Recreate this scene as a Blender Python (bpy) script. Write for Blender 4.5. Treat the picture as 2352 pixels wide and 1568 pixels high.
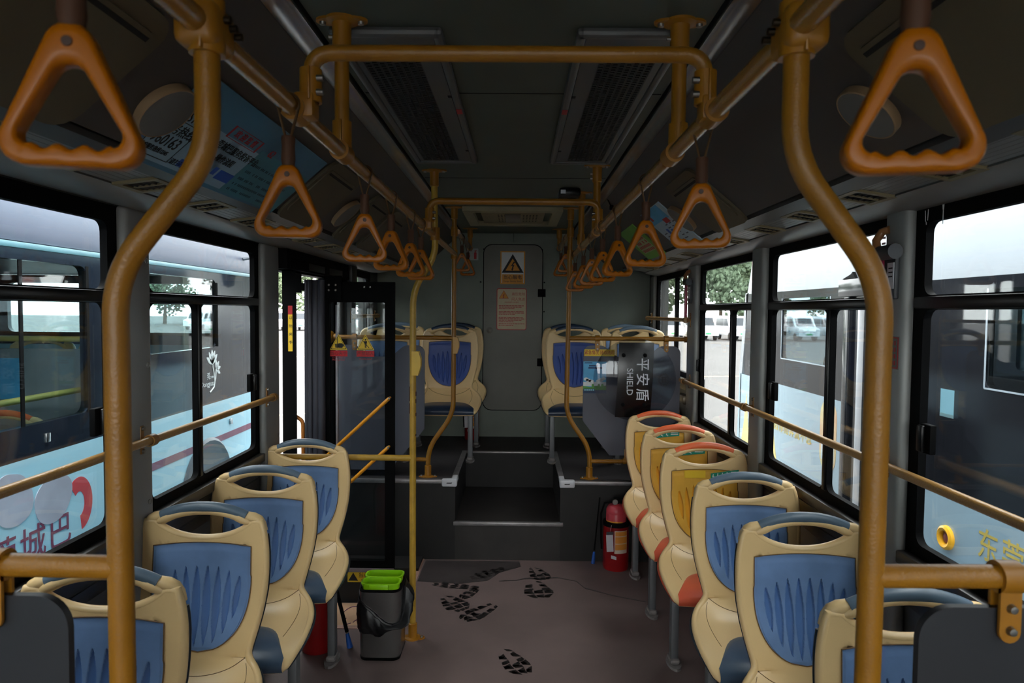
import bpy, bmesh, math, random
from mathutils import Vector, Matrix
for o in list(bpy.data.objects):
    bpy.data.objects.remove(o, do_unlink=True)
sc = bpy.context.scene
COL = sc.collection
rnd = random.Random(7)

# ---------------------------------------------------------------- camera (2352 x 1568)
cd = bpy.data.cameras.new('camera'); cam = bpy.data.objects.new('camera', cd); COL.objects.link(cam)
cd.sensor_width = 36.0; cd.lens = 36.0 * 1568 / 2352
cd.clip_start = 0.05; cd.clip_end = 400
yaw, pitch, roll = math.atan(14 / 1568), math.atan(69 / 1568), math.radians(0.5)
cam.matrix_world = (Matrix.Translation((0, 0, 1.6)) @ Matrix.Rotation(yaw, 4, 'Z')
                    @ Matrix.Rotation(math.pi / 2 - pitch, 4, 'X') @ Matrix.Rotation(roll, 4, 'Z'))
cd.dof.use_dof = True; cd.dof.focus_distance = 3.0; cd.dof.aperture_fstop = 7.1
sc.camera = cam
# ---------------------------------------------------------------- overcast sky
w = bpy.data.worlds.new('overcast'); sc.world = w; w.use_nodes = True
nt = w.node_tree; nt.nodes.clear()
bg = nt.nodes.new('ShaderNodeBackground'); ou = nt.nodes.new('ShaderNodeOutputWorld')
bg.inputs[0].default_value = (1.0, 0.995, 0.985, 1); bg.inputs[1].default_value = 9.3
nt.links.new(bg.outputs[0], ou.inputs[0])
sc.view_settings.view_transform = 'Standard'; sc.view_settings.look = 'None'
sc.view_settings.gamma = 1.0; sc.view_settings.use_curve_mapping = False
sc.view_settings.exposure = 0.0
sc.cycles.transparent_max_bounces = 32
sc.cycles.max_bounces = 10; sc.cycles.diffuse_bounces = 5; sc.cycles.glossy_bounces = 4
sc.cycles.use_denoising = True

# ---------------------------------------------------------------- materials
def lin(c):
    return tuple(((v / 255) / 12.92 if v / 255 <= 0.04045 else ((v / 255 + 0.055) / 1.055) ** 2.4) for v in c)
MATS = {}
def mat(name, rgb, rough=0.5, metal=0.0, var=0.12, vscale=6.0, bump=0.0, bscale=60.0, kind='noise', spec=0.5, coat=0.0, var2=None):
    if name in MATS: return MATS[name]
    m = bpy.data.materials.new(name); m.use_nodes = True
    t = m.node_tree; b = t.nodes['Principled BSDF']
    c = lin(rgb)
    tc = t.nodes.new('ShaderNodeTexCoord'); n = t.nodes.new('ShaderNodeTexNoise')
    n.inputs['Scale'].default_value = vscale; n.inputs['Detail'].default_value = 5
    t.links.new(tc.outputs['Object'], n.inputs['Vector'])
    r = t.nodes.new('ShaderNodeValToRGB')
    r.color_ramp.elements[0].position = 0.32; r.color_ramp.elements[1].position = 0.68
    lo = var2 and lin(var2) or tuple(v * (1 - var) for v in c)
    r.color_ramp.elements[0].color = (*lo, 1)
    r.color_ramp.elements[1].color = (*[min(1, v * (1 + var * 0.6)) for v in c], 1)
    t.links.new(n.outputs[0], r.inputs[0]); t.links.new(r.outputs[0], b.inputs['Base Color'])
    b.inputs['Roughness'].default_value = rough; b.inputs['Metallic'].default_value = metal
    b.inputs['Specular IOR Level'].default_value = spec
    b.inputs['Coat Weight'].default_value = coat; b.inputs['Coat Roughness'].default_value = 0.15
    if bump:
        if kind == 'voronoi':
            k = t.nodes.new('ShaderNodeTexVoronoi')
        else:
            k = t.nodes.new('ShaderNodeTexNoise')
        k.inputs['Scale'].default_value = bscale
        t.links.new(tc.outputs['Object'], k.inputs['Vector'])
        bp = t.nodes.new('ShaderNodeBump'); bp.inputs['Strength'].default_value = bump; bp.inputs['Distance'].default_value = 0.0012
        t.links.new(k.outputs[0], bp.inputs['Height']); t.links.new(bp.outputs[0], b.inputs['Normal'])
    MATS[name] = m
    return m
def glass(name, tint, refl=1.0, rough=0.02, base=0.045):
    if name in MATS: return MATS[name]
    m = bpy.data.materials.new(name); m.use_nodes = True; t = m.node_tree; t.nodes.clear()
    o = t.nodes.new('ShaderNodeOutputMaterial'); mx = t.nodes.new('ShaderNodeMixShader')
    tr = t.nodes.new('ShaderNodeBsdfTransparent'); gl = t.nodes.new('ShaderNodeBsdfGlossy')
    tr.inputs[0].default_value = (*tint, 1); gl.inputs['Roughness'].default_value = rough
    lw = t.nodes.new('ShaderNodeLayerWeight'); lw.inputs[0].default_value = 0.5
    p = t.nodes.new('ShaderNodeMath'); p.operation = 'POWER'; p.inputs[1].default_value = 5
    a = t.nodes.new('ShaderNodeMath'); a.operation = 'MULTIPLY_ADD'; a.inputs[1].default_value = (0.96) * refl; a.inputs[2].default_value = base * refl
    t.links.new(lw.outputs['Facing'], p.inputs[0]); t.links.new(p.outputs[0], a.inputs[0])
    t.links.new(a.outputs[0], mx.inputs[0]); t.links.new(tr.outputs[0], mx.inputs[1]); t.links.new(gl.outputs[0], mx.inputs[2])
    t.links.new(mx.outputs[0], o.inputs[0]); MATS[name] = m
    return m

YEL = mat('yellow_pole_coating', (150, 100, 20), 0.38, var=0.10, vscale=18, bump=0.28, bscale=230, kind='voronoi')
YELB = mat('yellow_bracket_paint', (160, 106, 22), 0.4, var=0.1)
YELW = mat('worn_yellow_pole', (186, 146, 52), 0.4, var=0.14, vscale=25, bump=0.28, bscale=230, kind='voronoi')
RAILM = mat('mustard_ribbed_rail', (160, 112, 46), 0.27, var=0.08, bump=0.35, bscale=190, kind='voronoi', coat=0.3)
WRAIL = mat('tan_ribbed_handrail', (176, 132, 74), 0.3, var=0.08, bump=0.4, bscale=190, kind='voronoi')
ORG = mat('orange_handle_plastic', (168, 94, 0), 0.34, var=0.06, spec=0.3)
SLV = mat('brown_strap_sleeve', (78, 46, 24), 0.7)
STRAP = mat('dark_strap_webbing', (92, 66, 34), 0.8)
CREAM = mat('cream_seat_plastic', (238, 204, 148), 0.3, var=0.05, vscale=3, bump=0.02, bscale=300)
CREASE = mat('seat_seam_brown', (120, 88, 50), 0.6)
BLUEP = mat('blue_seat_insert', (112, 144, 190), 0.5, var=0.16, vscale=9, bump=0.03, bscale=400)
BLUED = mat('deep_blue_seat_insert', (44, 76, 156), 0.4, var=0.1, vscale=9)
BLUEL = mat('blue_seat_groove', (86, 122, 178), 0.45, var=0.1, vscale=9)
YELL = mat('amber_seat_groove', (226, 158, 36), 0.5, var=0.1, vscale=9)
YELP = mat('yellow_seat_insert', (222, 166, 54), 0.5, var=0.12, vscale=9)
GRIPB = mat('slate_blue_grip', (94, 112, 128), 0.3, var=0.06)
GRIPD = mat('navy_grip', (40, 60, 84), 0.35, var=0.06)
GRIPO = mat('coral_grip', (240, 112, 66), 0.33, var=0.05)
CUSHB = mat('slate_seat_pad', (66, 84, 104), 0.3, var=0.1)
CUSHO = mat('coral_seat_pad', (222, 96, 66), 0.35, var=0.08)
BACKSH = mat('dark_seat_backing', (30, 40, 50), 0.4)
BACKSO = mat('coral_seat_backing', (190, 74, 44), 0.4)
LEGM = mat('grey_seat_leg_steel', (112, 114, 116), 0.45, metal=0.35)
FOOT = mat('worn_leg_foot', (128, 122, 120), 0.6, var=0.3, vscale=30)
BLK = mat('black_rubber_frame', (12, 12, 13), 0.6, spec=0.06)
BLKG = mat('black_gloss_paint', (12, 12, 13), 0.3, spec=0.25)
STEEL = mat('bolt_steel', (150, 146, 140), 0.42, metal=1.0)
ALU = mat('brushed_aluminium', (176, 176, 178), 0.2, metal=0.9, var=0.1, vscale=30)
POST = mat('grey_post_cover', (146, 147, 144), 0.42, var=0.06)
WALLG = mat('grey_side_lining', (88, 88, 86), 0.5, var=0.08)
WALLR = mat('grey_green_rear_lining', (120, 128, 117), 0.55, var=0.07)
CEIL = mat('grey_green_ceiling', (78, 84, 72), 0.6, var=0.07)
COVE = mat('grey_cove_lining', (72, 69, 65), 0.45, var=0.06)
DUCT = mat('duct_ledge_lining', (124, 121, 117), 0.38, var=0.06)
BEIGE = mat('beige_vent_plastic', (132, 118, 86), 0.5)
HATCH = mat('beige_hatch_panel', (92, 84, 62), 0.5, var=0.06)
DARKV = mat('dark_recess', (16, 16, 16), 0.8)
FLOORM = mat('brown_grey_vinyl_floor', (116, 98, 94), 0.62, var=0.16, vscale=2.5, bump=0.08, bscale=500)
FLOORD = mat('charcoal_platform_vinyl', (60, 56, 57), 0.6, var=0.15, vscale=4, bump=0.08, bscale=500)
RISER = mat('black_riser_vinyl', (22, 20, 19), 0.6, var=0.35, vscale=9)
WET = mat('wet_shoe_mark', (36, 32, 31), 0.35, var=0.2)
DAMP = mat('damp_floor_patch', (66, 59, 58), 0.4, var=0.2)
PANEL = mat('charcoal_partition_board', (84, 85, 95), 0.5, var=0.05, bump=0.05, bscale=400)
PANELB = mat('black_front_partition', (38, 39, 43), 0.5, var=0.05, bump=0.05, bscale=400)
SEAL = mat('grey_door_rubber', (62, 60, 68), 0.55)
WHITE = mat('white_sticker', (225, 226, 224), 0.5, var=0.03)
WHITEP = mat('white_plastic', (200, 200, 204), 0.45, var=0.08)
BLACKI = mat('black_ink', (18, 18, 20), 0.6)
REDI = mat('red_ink', (176, 26, 34), 0.5)
REDS = mat('red_sticker', (190, 24, 30), 0.5)
YELS = mat('yellow_sticker', (236, 194, 40), 0.5, var=0.05)
ORS = mat('amber_sign_border', (224, 150, 30), 0.5)
CREAMS = mat('cream_notice_paper', (206, 186, 150), 0.5)
BLUES = mat('blue_poster_sky', (90, 178, 226), 0.5, var=0.15, vscale=8)
BLUEA = mat('blue_advert_board', (74, 130, 160), 0.35, var=0.3, vscale=3)
TEALA = mat('teal_timetable_panel', (70, 140, 160), 0.4, var=0.1)
BLUEB = mat('royal_blue_print', (34, 92, 190), 0.5)
GREENS = mat('green_sticker', (20, 140, 110), 0.5)
LIMEP = mat('green_poster_paper', (110, 170, 60), 0.5)
GRASSP = mat('green_print', (80, 150, 60), 0.5)
REDX = mat('red_cylinder_paint', (140, 14, 20), 0.3, var=0.08)
REDF = mat('faded_red_cylinder', (198, 64, 76), 0.35, var=0.1)
LIME = mat('lime_green_plastic', (142, 206, 14), 0.35, var=0.05)
BINM = mat('dark_steel_bin', (122, 121, 120), 0.24, metal=0.8, var=0.08)
BAG = mat('black_bin_bag', (20, 20, 22), 0.42, var=0.3, vscale=30, bump=1.0, bscale=45)
BLUET = mat('blue_tip_plastic', (24, 84, 170), 0.4)
CARD = mat('cardboard_mat', (190, 150, 118), 0.8, var=0.15, vscale=8)
CARDP = mat('purple_print', (130, 90, 130), 0.8)
REDH = mat('crimson_hammer_plastic', (150, 34, 66), 0.35)
GREYH = mat('grey_hammer_holder', (58, 60, 64), 0.5)
ORBAR = mat('bright_orange_door_bar', (255, 168, 34), 0.35, var=0.05)
LBUS = mat('pale_blue_bus_paint', (168, 212, 228), 0.3, var=0.07, vscale=2, coat=0.3)
RBUS = mat('grey_blue_bus_paint', (152, 176, 190), 0.3, var=0.05, vscale=2, coat=0.3)
LCAN = mat('shade_grey_cantrail', (116, 117, 133), 0.35, var=0.05, vscale=2)  # lavender grey carries the shade between the parked buses
WCAN = mat('white_cantrail', (162, 166, 172), 0.3, var=0.03, vscale=2)
BAND = mat('blue_black_bus_band', (30, 36, 46), 0.14, var=0.1, spec=0.3)
BANDR = mat('brown_black_bus_band', (28, 29, 34), 0.14, var=0.1, spec=0.3)
MAROON = mat('maroon_bus_stripe', (120, 56, 84), 0.4)
GOLDT = mat('pale_gold_lettering', (206, 180, 84), 0.45)
PETAL = mat('silver_petal_print', (176, 176, 190), 0.4, var=0.2, vscale=5)
TYRE = mat('tyre_rubber', (34, 36, 40), 0.7)
CONC = mat('wet_pale_concrete', (90, 87, 86), 0.6, var=0.14, vscale=0.35, spec=0.2)
CARW = mat('white_car_paint', (232, 234, 238), 0.25, coat=0.5, var=0.02)
CARG = mat('dark_car_glass', (38, 46, 54), 0.1)
PLATE = mat('green_number_plate', (60, 170, 110), 0.5)
LEAF = mat('hazed_leaf_green', (100, 118, 94), 0.8, var=0.35, vscale=1.6, bump=1.0, bscale=3)  # both leaf greens paled and greyed to carry the distance haze
LEAF2 = mat('hazed_leaf_olive', (116, 132, 102), 0.8, var=0.35, vscale=1.6, bump=1.0, bscale=3)
BARK = mat('tree_bark', (78, 64, 52), 0.9)
GLS = glass('window_glass', (0.90, 0.93, 0.93), 1.0)
GLSD = glass('door_glass', (0.80, 0.84, 0.85), 0.6)
GLSB = glass('left_bus_tinted_glass', (0.78, 0.86, 0.87), 1.4)
GLSF = glass('dark_far_side_glass', (0.22, 0.27, 0.28), 1.0)
GLSR = glass('right_bus_tinted_glass', (0.42, 0.50, 0.53), 1.2)
SHLD = glass('clear_shield_polycarbonate', (0.80, 0.82, 0.84), 0.8, 0.03)
BAGC = glass('clear_film', (0.8, 0.8, 0.8), 1.5, 0.1)

# ---------------------------------------------------------------- mesh builder
def paper(name, rgb):
    m = mat(name, rgb, 0.6, var=0.04); t = m.node_tree; b = t.nodes['Principled BSDF']; out = [n for n in t.nodes if n.type == 'OUTPUT_MATERIAL'][0]
    tr = t.nodes.new('ShaderNodeBsdfTranslucent'); tr.inputs[0].default_value = (*lin(rgb), 1); mx = t.nodes.new('ShaderNodeMixShader'); mx.inputs[0].default_value = 0.5
    t.links.new(b.outputs[0], mx.inputs[1]); t.links.new(tr.outputs[0], mx.inputs[2]); t.links.new(mx.outputs[0], out.inputs[0]); return m
class MB:
    def __init__(s): s.v = []; s.f = []; s.m = []
    def add(s, vs, fs, mi=0):
        k = len(s.v); s.v += [tuple(p) for p in vs]
        for f in fs: s.f.append([i + k for i in f]); s.m.append(mi)
        return s
    def box(s, a, b, bev=0.0, mi=0, seg=2):
        x0, y0, z0 = [min(p, q) for p, q in zip(a, b)]; x1, y1, z1 = [max(p, q) for p, q in zip(a, b)]
        vs = [(x0, y0, z0), (x1, y0, z0), (x1, y1, z0), (x0, y1, z0), (x0, y0, z1), (x1, y0, z1), (x1, y1, z1), (x0, y1, z1)]
        fs = [(0, 3, 2, 1), (4, 5, 6, 7), (0, 1, 5, 4), (1, 2, 6, 5), (2, 3, 7, 6), (3, 0, 4, 7)]
        bev = min(bev, 0.45 * min(x1 - x0, y1 - y0, z1 - z0))
        if bev > 0:
            bm = bmesh.new(); vv = [bm.verts.new(p) for p in vs]
            for f in fs: bm.faces.new([vv[i] for i in f])
            bmesh.ops.bevel(bm, geom=bm.edges[:], offset=bev, segments=seg, affect='EDGES', profile=0.5)
            bm.verts.index_update()
            s.add([v.co for v in bm.verts], [[v.index for v in f.verts] for f in bm.faces], mi); bm.free()
        else: s.add(vs, fs, mi)
        return s
    def tube(s, path, r, seg=14, mi=0, cap=True, flat=1.0, up=None, closed=False):
        P = [Vector(p) for p in path]; n = len(P)
        R = r if isinstance(r, (list, tuple)) else [r] * n
        T = []
        for i in range(n):
            if closed: d = P[(i + 1) % n] - P[i - 1]
            else: d = P[min(i + 1, n - 1)] - P[max(i - 1, 0)]
            T.append(d.normalized())
        u = Vector(up) if up else (Vector((0, 0, 1)) if abs(T[0].z) < 0.9 else Vector((0, 1, 0)))
        vs = []
        a = (u - T[0] * u.dot(T[0])).normalized()
        for i in range(n):
            a = (a - T[i] * a.dot(T[i])).normalized(); b = T[i].cross(a)
            for k in range(seg):
                t = 2 * math.pi * k / seg
                vs.append(P[i] + a * (math.cos(t) * R[i]) + b * (math.sin(t) * R[i] * flat))
        fs = []
        for i in range(n if closed else n - 1):
            j = (i + 1) % n
            for k in range(seg):
                l = (k + 1) % seg
                fs.append((i * seg + k, i * seg + l, j * seg + l, j * seg + k))
        if cap and not closed:
            fs.append(tuple(range(seg))[::-1]); fs.append(tuple((n - 1) * seg + k for k in range(seg)))
        return s.add(vs, fs, mi)
    def cyl(s, a, b, r, seg=18, mi=0, r2=None): return s.tube([a, b], [r, r if r2 is None else r2], seg, mi)
    def prism(s, poly, off, mi=0):
        # poly: list of 3d points (planar), off: extrusion vector
        n = len(poly); o = Vector(off); vs = [Vector(p) for p in poly] + [Vector(p) + o for p in poly]
        fs = [tuple(range(n)), tuple(range(2 * n - 1, n - 1, -1))] + [(i + n, (i + 1) % n + n, (i + 1) % n, i) for i in range(n)]
        return s.add(vs, fs, mi)
    def lathe(s, prof, c, seg=28, mi=0, axis='Z'):
        vs = []; n = len(prof)
        for k in range(seg):
            t = 2 * math.pi * k / seg
            for r, h in prof:
                if axis == 'Z': vs.append((c[0] + r * math.cos(t), c[1] + r * math.sin(t), c[2] + h))
                elif axis == 'Y': vs.append((c[0] + r * math.cos(t), c[1] + h, c[2] + r * math.sin(t)))
                else: vs.append((c[0] + h, c[1] + r * math.cos(t), c[2] + r * math.sin(t)))
        fs = []
        for k in range(seg):
            l = (k + 1) % seg
            for i in range(n - 1): fs.append((k * n + i, l * n + i, l * n + i + 1, k * n + i + 1))
        return s.add(vs, fs, mi)
    def grid(s, fn, nu, nv, mi=0, flip=False):
        vs = [fn(i / nu, j / nv) for j in range(nv + 1) for i in range(nu + 1)]
        fs = []
        for j in range(nv):
            for i in range(nu):
                a = j * (nu + 1) + i; q = (a, a + 1, a + nu + 2, a + nu + 1)
                fs.append(q[::-1] if flip else q)
        return s.add(vs, fs, mi)
    def frame(s, O, U, V, W, outer, inner, rad, depth, mi=0, n=5):
        """ring: outer rect (u0,v0,u1,v1), inner rounded rect, extruded by depth along W"""
        O, U, V, W = Vector(O), Vector(U), Vector(V), Vector(W)
        ins = rrect(*inner, rad, n); a0, b0, a1, b1 = outer; cu, cv = (inner[0] + inner[2]) / 2, (inner[1] + inner[3]) / 2
        m = len(ins); per = m // 4; outp = []
        corners = [(a1, b1), (a0, b1), (a0, b0), (a1, b0)]
        for q in range(4):
            for k in range(per): outp.append(corners[q])
        vs = []
        for d in (0, depth):
            vs += [O + U * p[0] + V * p[1] + W * d for p in ins] + [O + U * p[0] + V * p[1] + W * d for p in outp]
        fs = []
        for i in range(m):
            j = (i + 1) % m
            if outp[i] == outp[j]:
                fs.append((i, j, m + i)); fs.append((2 * m + j, 2 * m + i, 3 * m + i))
            else:
                fs.append((i, j, m + j, m + i)); fs.append((2 * m + j, 2 * m + i, 3 * m + i, 3 * m + j))
                fs.append((m + i, m + j, 3 * m + j, 3 * m + i))
            fs.append((j, i, 2 * m + i, 2 * m + j))
        return s.add(vs, fs, mi)
    def mesh(s, name, mats, smooth=True, angle=38):
        me = bpy.data.meshes.new(name); me.from_pydata(s.v, [], s.f)
        for m in (mats if isinstance(mats, (list, tuple)) else [mats]): me.materials.append(m)
        me.polygons.foreach_set('material_index', s.m)
        bm = bmesh.new(); bm.from_mesh(me); bmesh.ops.remove_doubles(bm, verts=bm.verts[:], dist=1e-6)
        bmesh.ops.recalc_face_normals(bm, faces=bm.faces[:]); bm.to_mesh(me); bm.free()
        if smooth:
            me.polygons.foreach_set('use_smooth', [True] * len(me.polygons)); me.set_sharp_from_angle(angle=math.radians(angle))
        me.update(); return me
def rrect(u0, v0, u1, v1, r, n=5):
    """rounded rect points starting from the top right corner, counter clockwise, n points per corner"""
    out = []
    for q, (cu, cv) in enumerate([(u1 - r, v1 - r), (u0 + r, v1 - r), (u0 + r, v0 + r), (u1 - r, v0 + r)]):
        for k in range(n):
            t = math.pi / 2 * (q + k / (n - 1)); out.append((cu + r * math.cos(t), cv + r * math.sin(t)))
    return out
def fillet(pts, r, n=8):
    P = [Vector(p) for p in pts]; out = [P[0]]
    for i in range(1, len(P) - 1):
        rr = r[i - 1] if isinstance(r, (list, tuple)) else r
        a = (P[i - 1] - P[i]); b = (P[i + 1] - P[i]); d = min(rr, a.length * 0.49, b.length * 0.49)
        A = P[i] + a.normalized() * d; B = P[i] + b.normalized() * d
        for k in range(n + 1):
            t = k / n; out.append(A * (1 - t) ** 2 + P[i] * 2 * t * (1 - t) + B * t * t)
    out.append(P[-1]); return out
# ---------------------------------------------------------------- scene graph helpers
def base(name):
    return name
def thing(name, label, cat, loc=(0, 0, 0), group=None, rotz=0.0):
    o = bpy.data.objects.new(name, None); COL.objects.link(o); o.location = loc; o.rotation_euler = (0, 0, rotz)
    o.empty_display_size = 0.1; o['label'] = label; o['category'] = cat
    if group: o['group'] = group
    return o
def wloc(o):
    v = Vector((0, 0, 0))
    while o: v += Vector(o.location); o = o.parent
    return v
def obj(name, mb, mats, parent=None, label=None, smooth=True, angle=38):
    """world-coordinate mesh linked under parent (parents are unrotated while being built)"""
    if name in SPLIT and parent is not None:
        pcs = pieces(mb)
        if len(pcs) > 1:
            r = None
            for q in pcs: r = obj1(name, q, mats, parent, label, smooth, angle)
            return r
    return obj1(name, mb, mats, parent, label, smooth, angle)
def obj1(name, mb, mats, parent=None, label=None, smooth=True, angle=38):
    if parent is not None:
        L = wloc(parent); mb.v = [(p[0] - L.x, p[1] - L.y, p[2] - L.z) for p in mb.v]
    o = bpy.data.objects.new(name, mb.mesh(name, mats, smooth, angle)); COL.objects.link(o)
    if parent is not None: o.parent = parent
    if label: o['label'] = label
    return o
SPLIT = {'clamp', 'bolt', 'flange', 'bracket', 'rivet', 'rubber_seal', 'paint_chip', 'catch', 'catch_hole', 'side_glass', 'number_plate', 'head_lamp', 'inspection_tag', 'cable', 'hinge_block', 'door_catch', 'window_seam', 'silver_petal', 'cabin_seat_back', 'cabin_handrail', 'cover_plate', 'door_screws', 'plastic_rim'}
def pieces(mb, gap=0.004):
    n = len(mb.v); par = list(range(n))
    def fd(a):
        while par[a] != a: par[a] = par[par[a]]; a = par[a]
        return a
    for f in mb.f:
        for q in f[1:]: par[fd(q)] = fd(f[0])
    comp = {}
    for i in range(n): comp.setdefault(fd(i), []).append(i)
    keys = list(comp); bb = {}
    for k_ in keys:
        P_ = [mb.v[i] for i in comp[k_]]; bb[k_] = ([min(p[a] for p in P_) - gap for a in range(3)], [max(p[a] for p in P_) + gap for a in range(3)])
    cl = {k_: k_ for k_ in keys}
    def fc(a):
        while cl[a] != a: a = cl[a]
        return a
    for i, a in enumerate(keys):
        for b in keys[i + 1:]:
            if all(bb[a][0][q] <= bb[b][1][q] and bb[b][0][q] <= bb[a][1][q] for q in range(3)): cl[fc(a)] = fc(b)
    out = {}
    for f, mi in zip(mb.f, mb.m):
        g = fc(fd(f[0])); o_ = out.setdefault(g, (MB(), {}))
        nf = []
        for i in f:
            if i not in o_[1]: o_[1][i] = len(o_[0].v); o_[0].v.append(mb.v[i])
            nf.append(o_[1][i])
        o_[0].f.append(nf); o_[0].m.append(mi)
    return [o_[0] for o_ in out.values()]
def tag(o, label, cat, group=None):
    o['label'] = label; o['category'] = cat
    if group: o['group'] = group
    return o
def struct(name, mb, mats, parent=None, smooth=True, label=None):
    o = obj(name, mb, mats, parent, label, smooth)
    if parent is None: o['kind'] = 'structure'
    return o
def kids(o): return [c for c in bpy.data.objects if c.parent == o]
def dup(o, loc=None, rotz=None, label=None, parent=None, group=None):
    c = o.copy(); COL.objects.link(c)
    if parent is not None: c.parent = parent
    if loc is not None: c.location = loc
    if rotz is not None: c.rotation_euler = (0, 0, rotz)
    if label: c['label'] = label
    if group: c['group'] = group
    for ch in kids(o):
        dup(ch, parent=c)
    return c
def text(name, body, O, U, V, size, m, parent, align='CENTER', bold=0.0, sx=1.0, label=None, depth=0.0008):
    cu = bpy.data.curves.new('lettering', 'FONT'); cu.body = body; cu.size = size; cu.align_x = align; cu.align_y = 'CENTER'
    cu.extrude = depth / 2; cu.offset = min(bold, 0.006 * size); cu.resolution_u = 3
    t = bpy.data.objects.new('lettering', cu); COL.objects.link(t)
    dg = bpy.context.evaluated_depsgraph_get(); me = bpy.data.meshes.new_from_object(t.evaluated_get(dg))
    bpy.data.objects.remove(t, do_unlink=True)
    O, U, V = Vector(O), Vector(U).normalized(), Vector(V).normalized(); W = U.cross(V)
    M = Matrix(((U.x, V.x, W.x, O.x), (U.y, V.y, W.y, O.y), (U.z, V.z, W.z, O.z), (0, 0, 0, 1))) @ Matrix.Diagonal((sx, 1, 1, 1))
    L = wloc(parent) if parent is not None else Vector((0, 0, 0))
    me.transform(Matrix.Translation(-L) @ M)
    me.materials.clear(); me.materials.append(m)
    o = bpy.data.objects.new(name, me); COL.objects.link(o)
    if parent is not None: o.parent = parent
    if label: o['label'] = label
    return o
def slab(mb, O, U, V, w, h, d0, d1, mi=0, rad=0.0):
    """flat plate: O centre, U,V axes; between offsets d0,d1 along U x V"""
    O, U, V = Vector(O), Vector(U).normalized(), Vector(V).normalized(); W = U.cross(V)
    if rad > 0: pts = rrect(-w / 2, -h / 2, w / 2, h / 2, rad)
    else: pts = [(w / 2, h / 2), (-w / 2, h / 2), (-w / 2, -h / 2), (w / 2, -h / 2)]
    return mb.prism([O + U * p[0] + V * p[1] + W * d0 for p in pts], W * (d1 - d0), mi)
def poly(mb, O, U, V, pts, d0, d1, mi=0):
    O, U, V = Vector(O), Vector(U).normalized(), Vector(V).normalized(); W = U.cross(V)
    return mb.prism([O + U * p[0] + V * p[1] + W * d0 for p in pts], W * (d1 - d0), mi)
X_, Y_, Z_ = Vector((1, 0, 0)), Vector((0, 1, 0)), Vector((0, 0, 1))
BOLT = [(-41.8, -28.0), (0, 0)]
def bolt_poly(s):
    return [(p[0] * s, p[1] * s) for p in [(0.10, 0.50), (-0.22, 0.0), (-0.02, 0.04), (-0.10, -0.30), (-0.2, -0.27), (-0.06, -0.52), (0.14, -0.24), (0.04, -0.26), (0.20, 0.16), (0.0, 0.12), (0.30, 0.5)]]

# ================================================================= bus shell (the setting)
Y0, Y1 = -2.6, 5.88            # front end of what is built, rear wall
XL, XR = -1.215, 1.125         # inner faces of the side walls
ZP = 0.515                     # raised rear platform
FRONT = 4.33                   # platform front
WELL = (3.37, 4.12)            # door step well along Y

# --- floor with damp patch and wet shoe marks
f = MB()
f.box((-0.60, Y0, -0.10), (XR + 0.1, FRONT + 0.02, 0.0))
f.box((XL - 0.1, Y0, -0.10), (-0.60, WELL[0], 0.0))
f.box((XL - 0.1, WELL[0] - 0.02, -0.26), (-0.58, WELL[1] + 0.02, -0.2))
f.box((-0.6, WELL[0], -0.2), (-0.59, WELL[1], -0.1)); f.box((XL - .1, WELL[0] - 0.02, -0.2), (-0.6, WELL[0], -0.1))
def blob(mb, pts, z, mi):
    mb.prism([(p[0], p[1], z) for p in pts], (0, 0, 0.0004), mi)
# damp strip by the riser
edge = [(-0.585, 3.97), (-0.50, 3.955), (-0.42, 3.95), (-0.33, 3.94), (-0.25, 3.965), (-0.17, 3.99), (-0.13, 4.06), (-0.10, 4.12), (-0.04, 4.16), (0.03, 4.22), (0.02, 4.31), (-0.58, 4.31)]
blob(f, edge, 0.0002, 2)
WP = [0.50, 0.62, 0.72, 0.78, 0.86, 0.95, 1.0, 1.0, 0.9, 0.66, 0.5]
def shoe(cx, cy, L, W, ang, missing=0.1, seed=1, n=8, split=0.4):
    """ridged wet sole mark: a forked heel streak and staggered lugs at the ball"""
    r = random.Random(seed); ca, sa = math.cos(ang), math.sin(ang)
    def pt(u, a):
        k = min(9, max(0, int(u * 10))); q = u * 10 - k; w_ = (WP[k] * (1 - q) + WP[k + 1] * q) * W / 2
        px = a * w_; py = (u - 0.5) * L; return (cx + px * ca - py * sa, cy + px * sa + py * ca)
    for i in range(n):
        u0, u1 = i / n, (i + 0.80) / n
        cols = [(-1, -0.36), (0.30, 1.0)] if u0 < split else [(-1, -0.42), (-0.34, 0.30), (0.38, 1.0)]
        for a, b in cols:
            if r.random() < missing: continue
            sk = r.uniform(0.02, 0.09) * (1 if (i + len(cols)) % 2 else -1); m_ = (a + b) / 2
            j = lambda: r.uniform(-0.05, 0.05)
            pts = [pt(u0 + j() * .3, a), pt(u0 + sk * .5, m_), pt(u0 + sk + j() * .2, b), pt(u1 + sk, b + j()), pt(u1 + sk * .6 + .015, m_), pt(u1, a + j())]
            pts = [(max(-1, p[0]), p[1]) for p in pts]
            blob(f, pts, 0.0007, 1)
shoe(-0.005, 3.05, 0.235, 0.125, 3.6, 0.03, 3)
shoe(0.125, 3.865, 0.235, 0.165, 3.3, 0.03, 5)
shoe(0.14, 4.10, 0.19, 0.125, 3.45, 0.05, 6)
shoe(-0.335, 3.665, 0.19, 0.145, 3.75, 0.04, 8, 7)
shoe(-0.20, 3.56, 0.245, 0.125, 2.45, 0.04, 9)
shoe(-0.345, 3.905, 0.27, 0.075, 1.40, 0.05, 10, 9, 0)
shoe(-0.265, 3.80, 0.16, 0.075, 2.6, 0.05, 12, 6, 0)
shoe(-0.165, 4.11, 0.25, 0.10, 2.25, 0.05, 14, 9, 0)
trail = [(-0.1, 3.99), (0.0, 4.0), (0.05, 4.03), (0.25, 4.05), (0.36, 4.0), (0.40, 3.9), (0.55, 3.8), (0.72, 3.72)]
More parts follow.
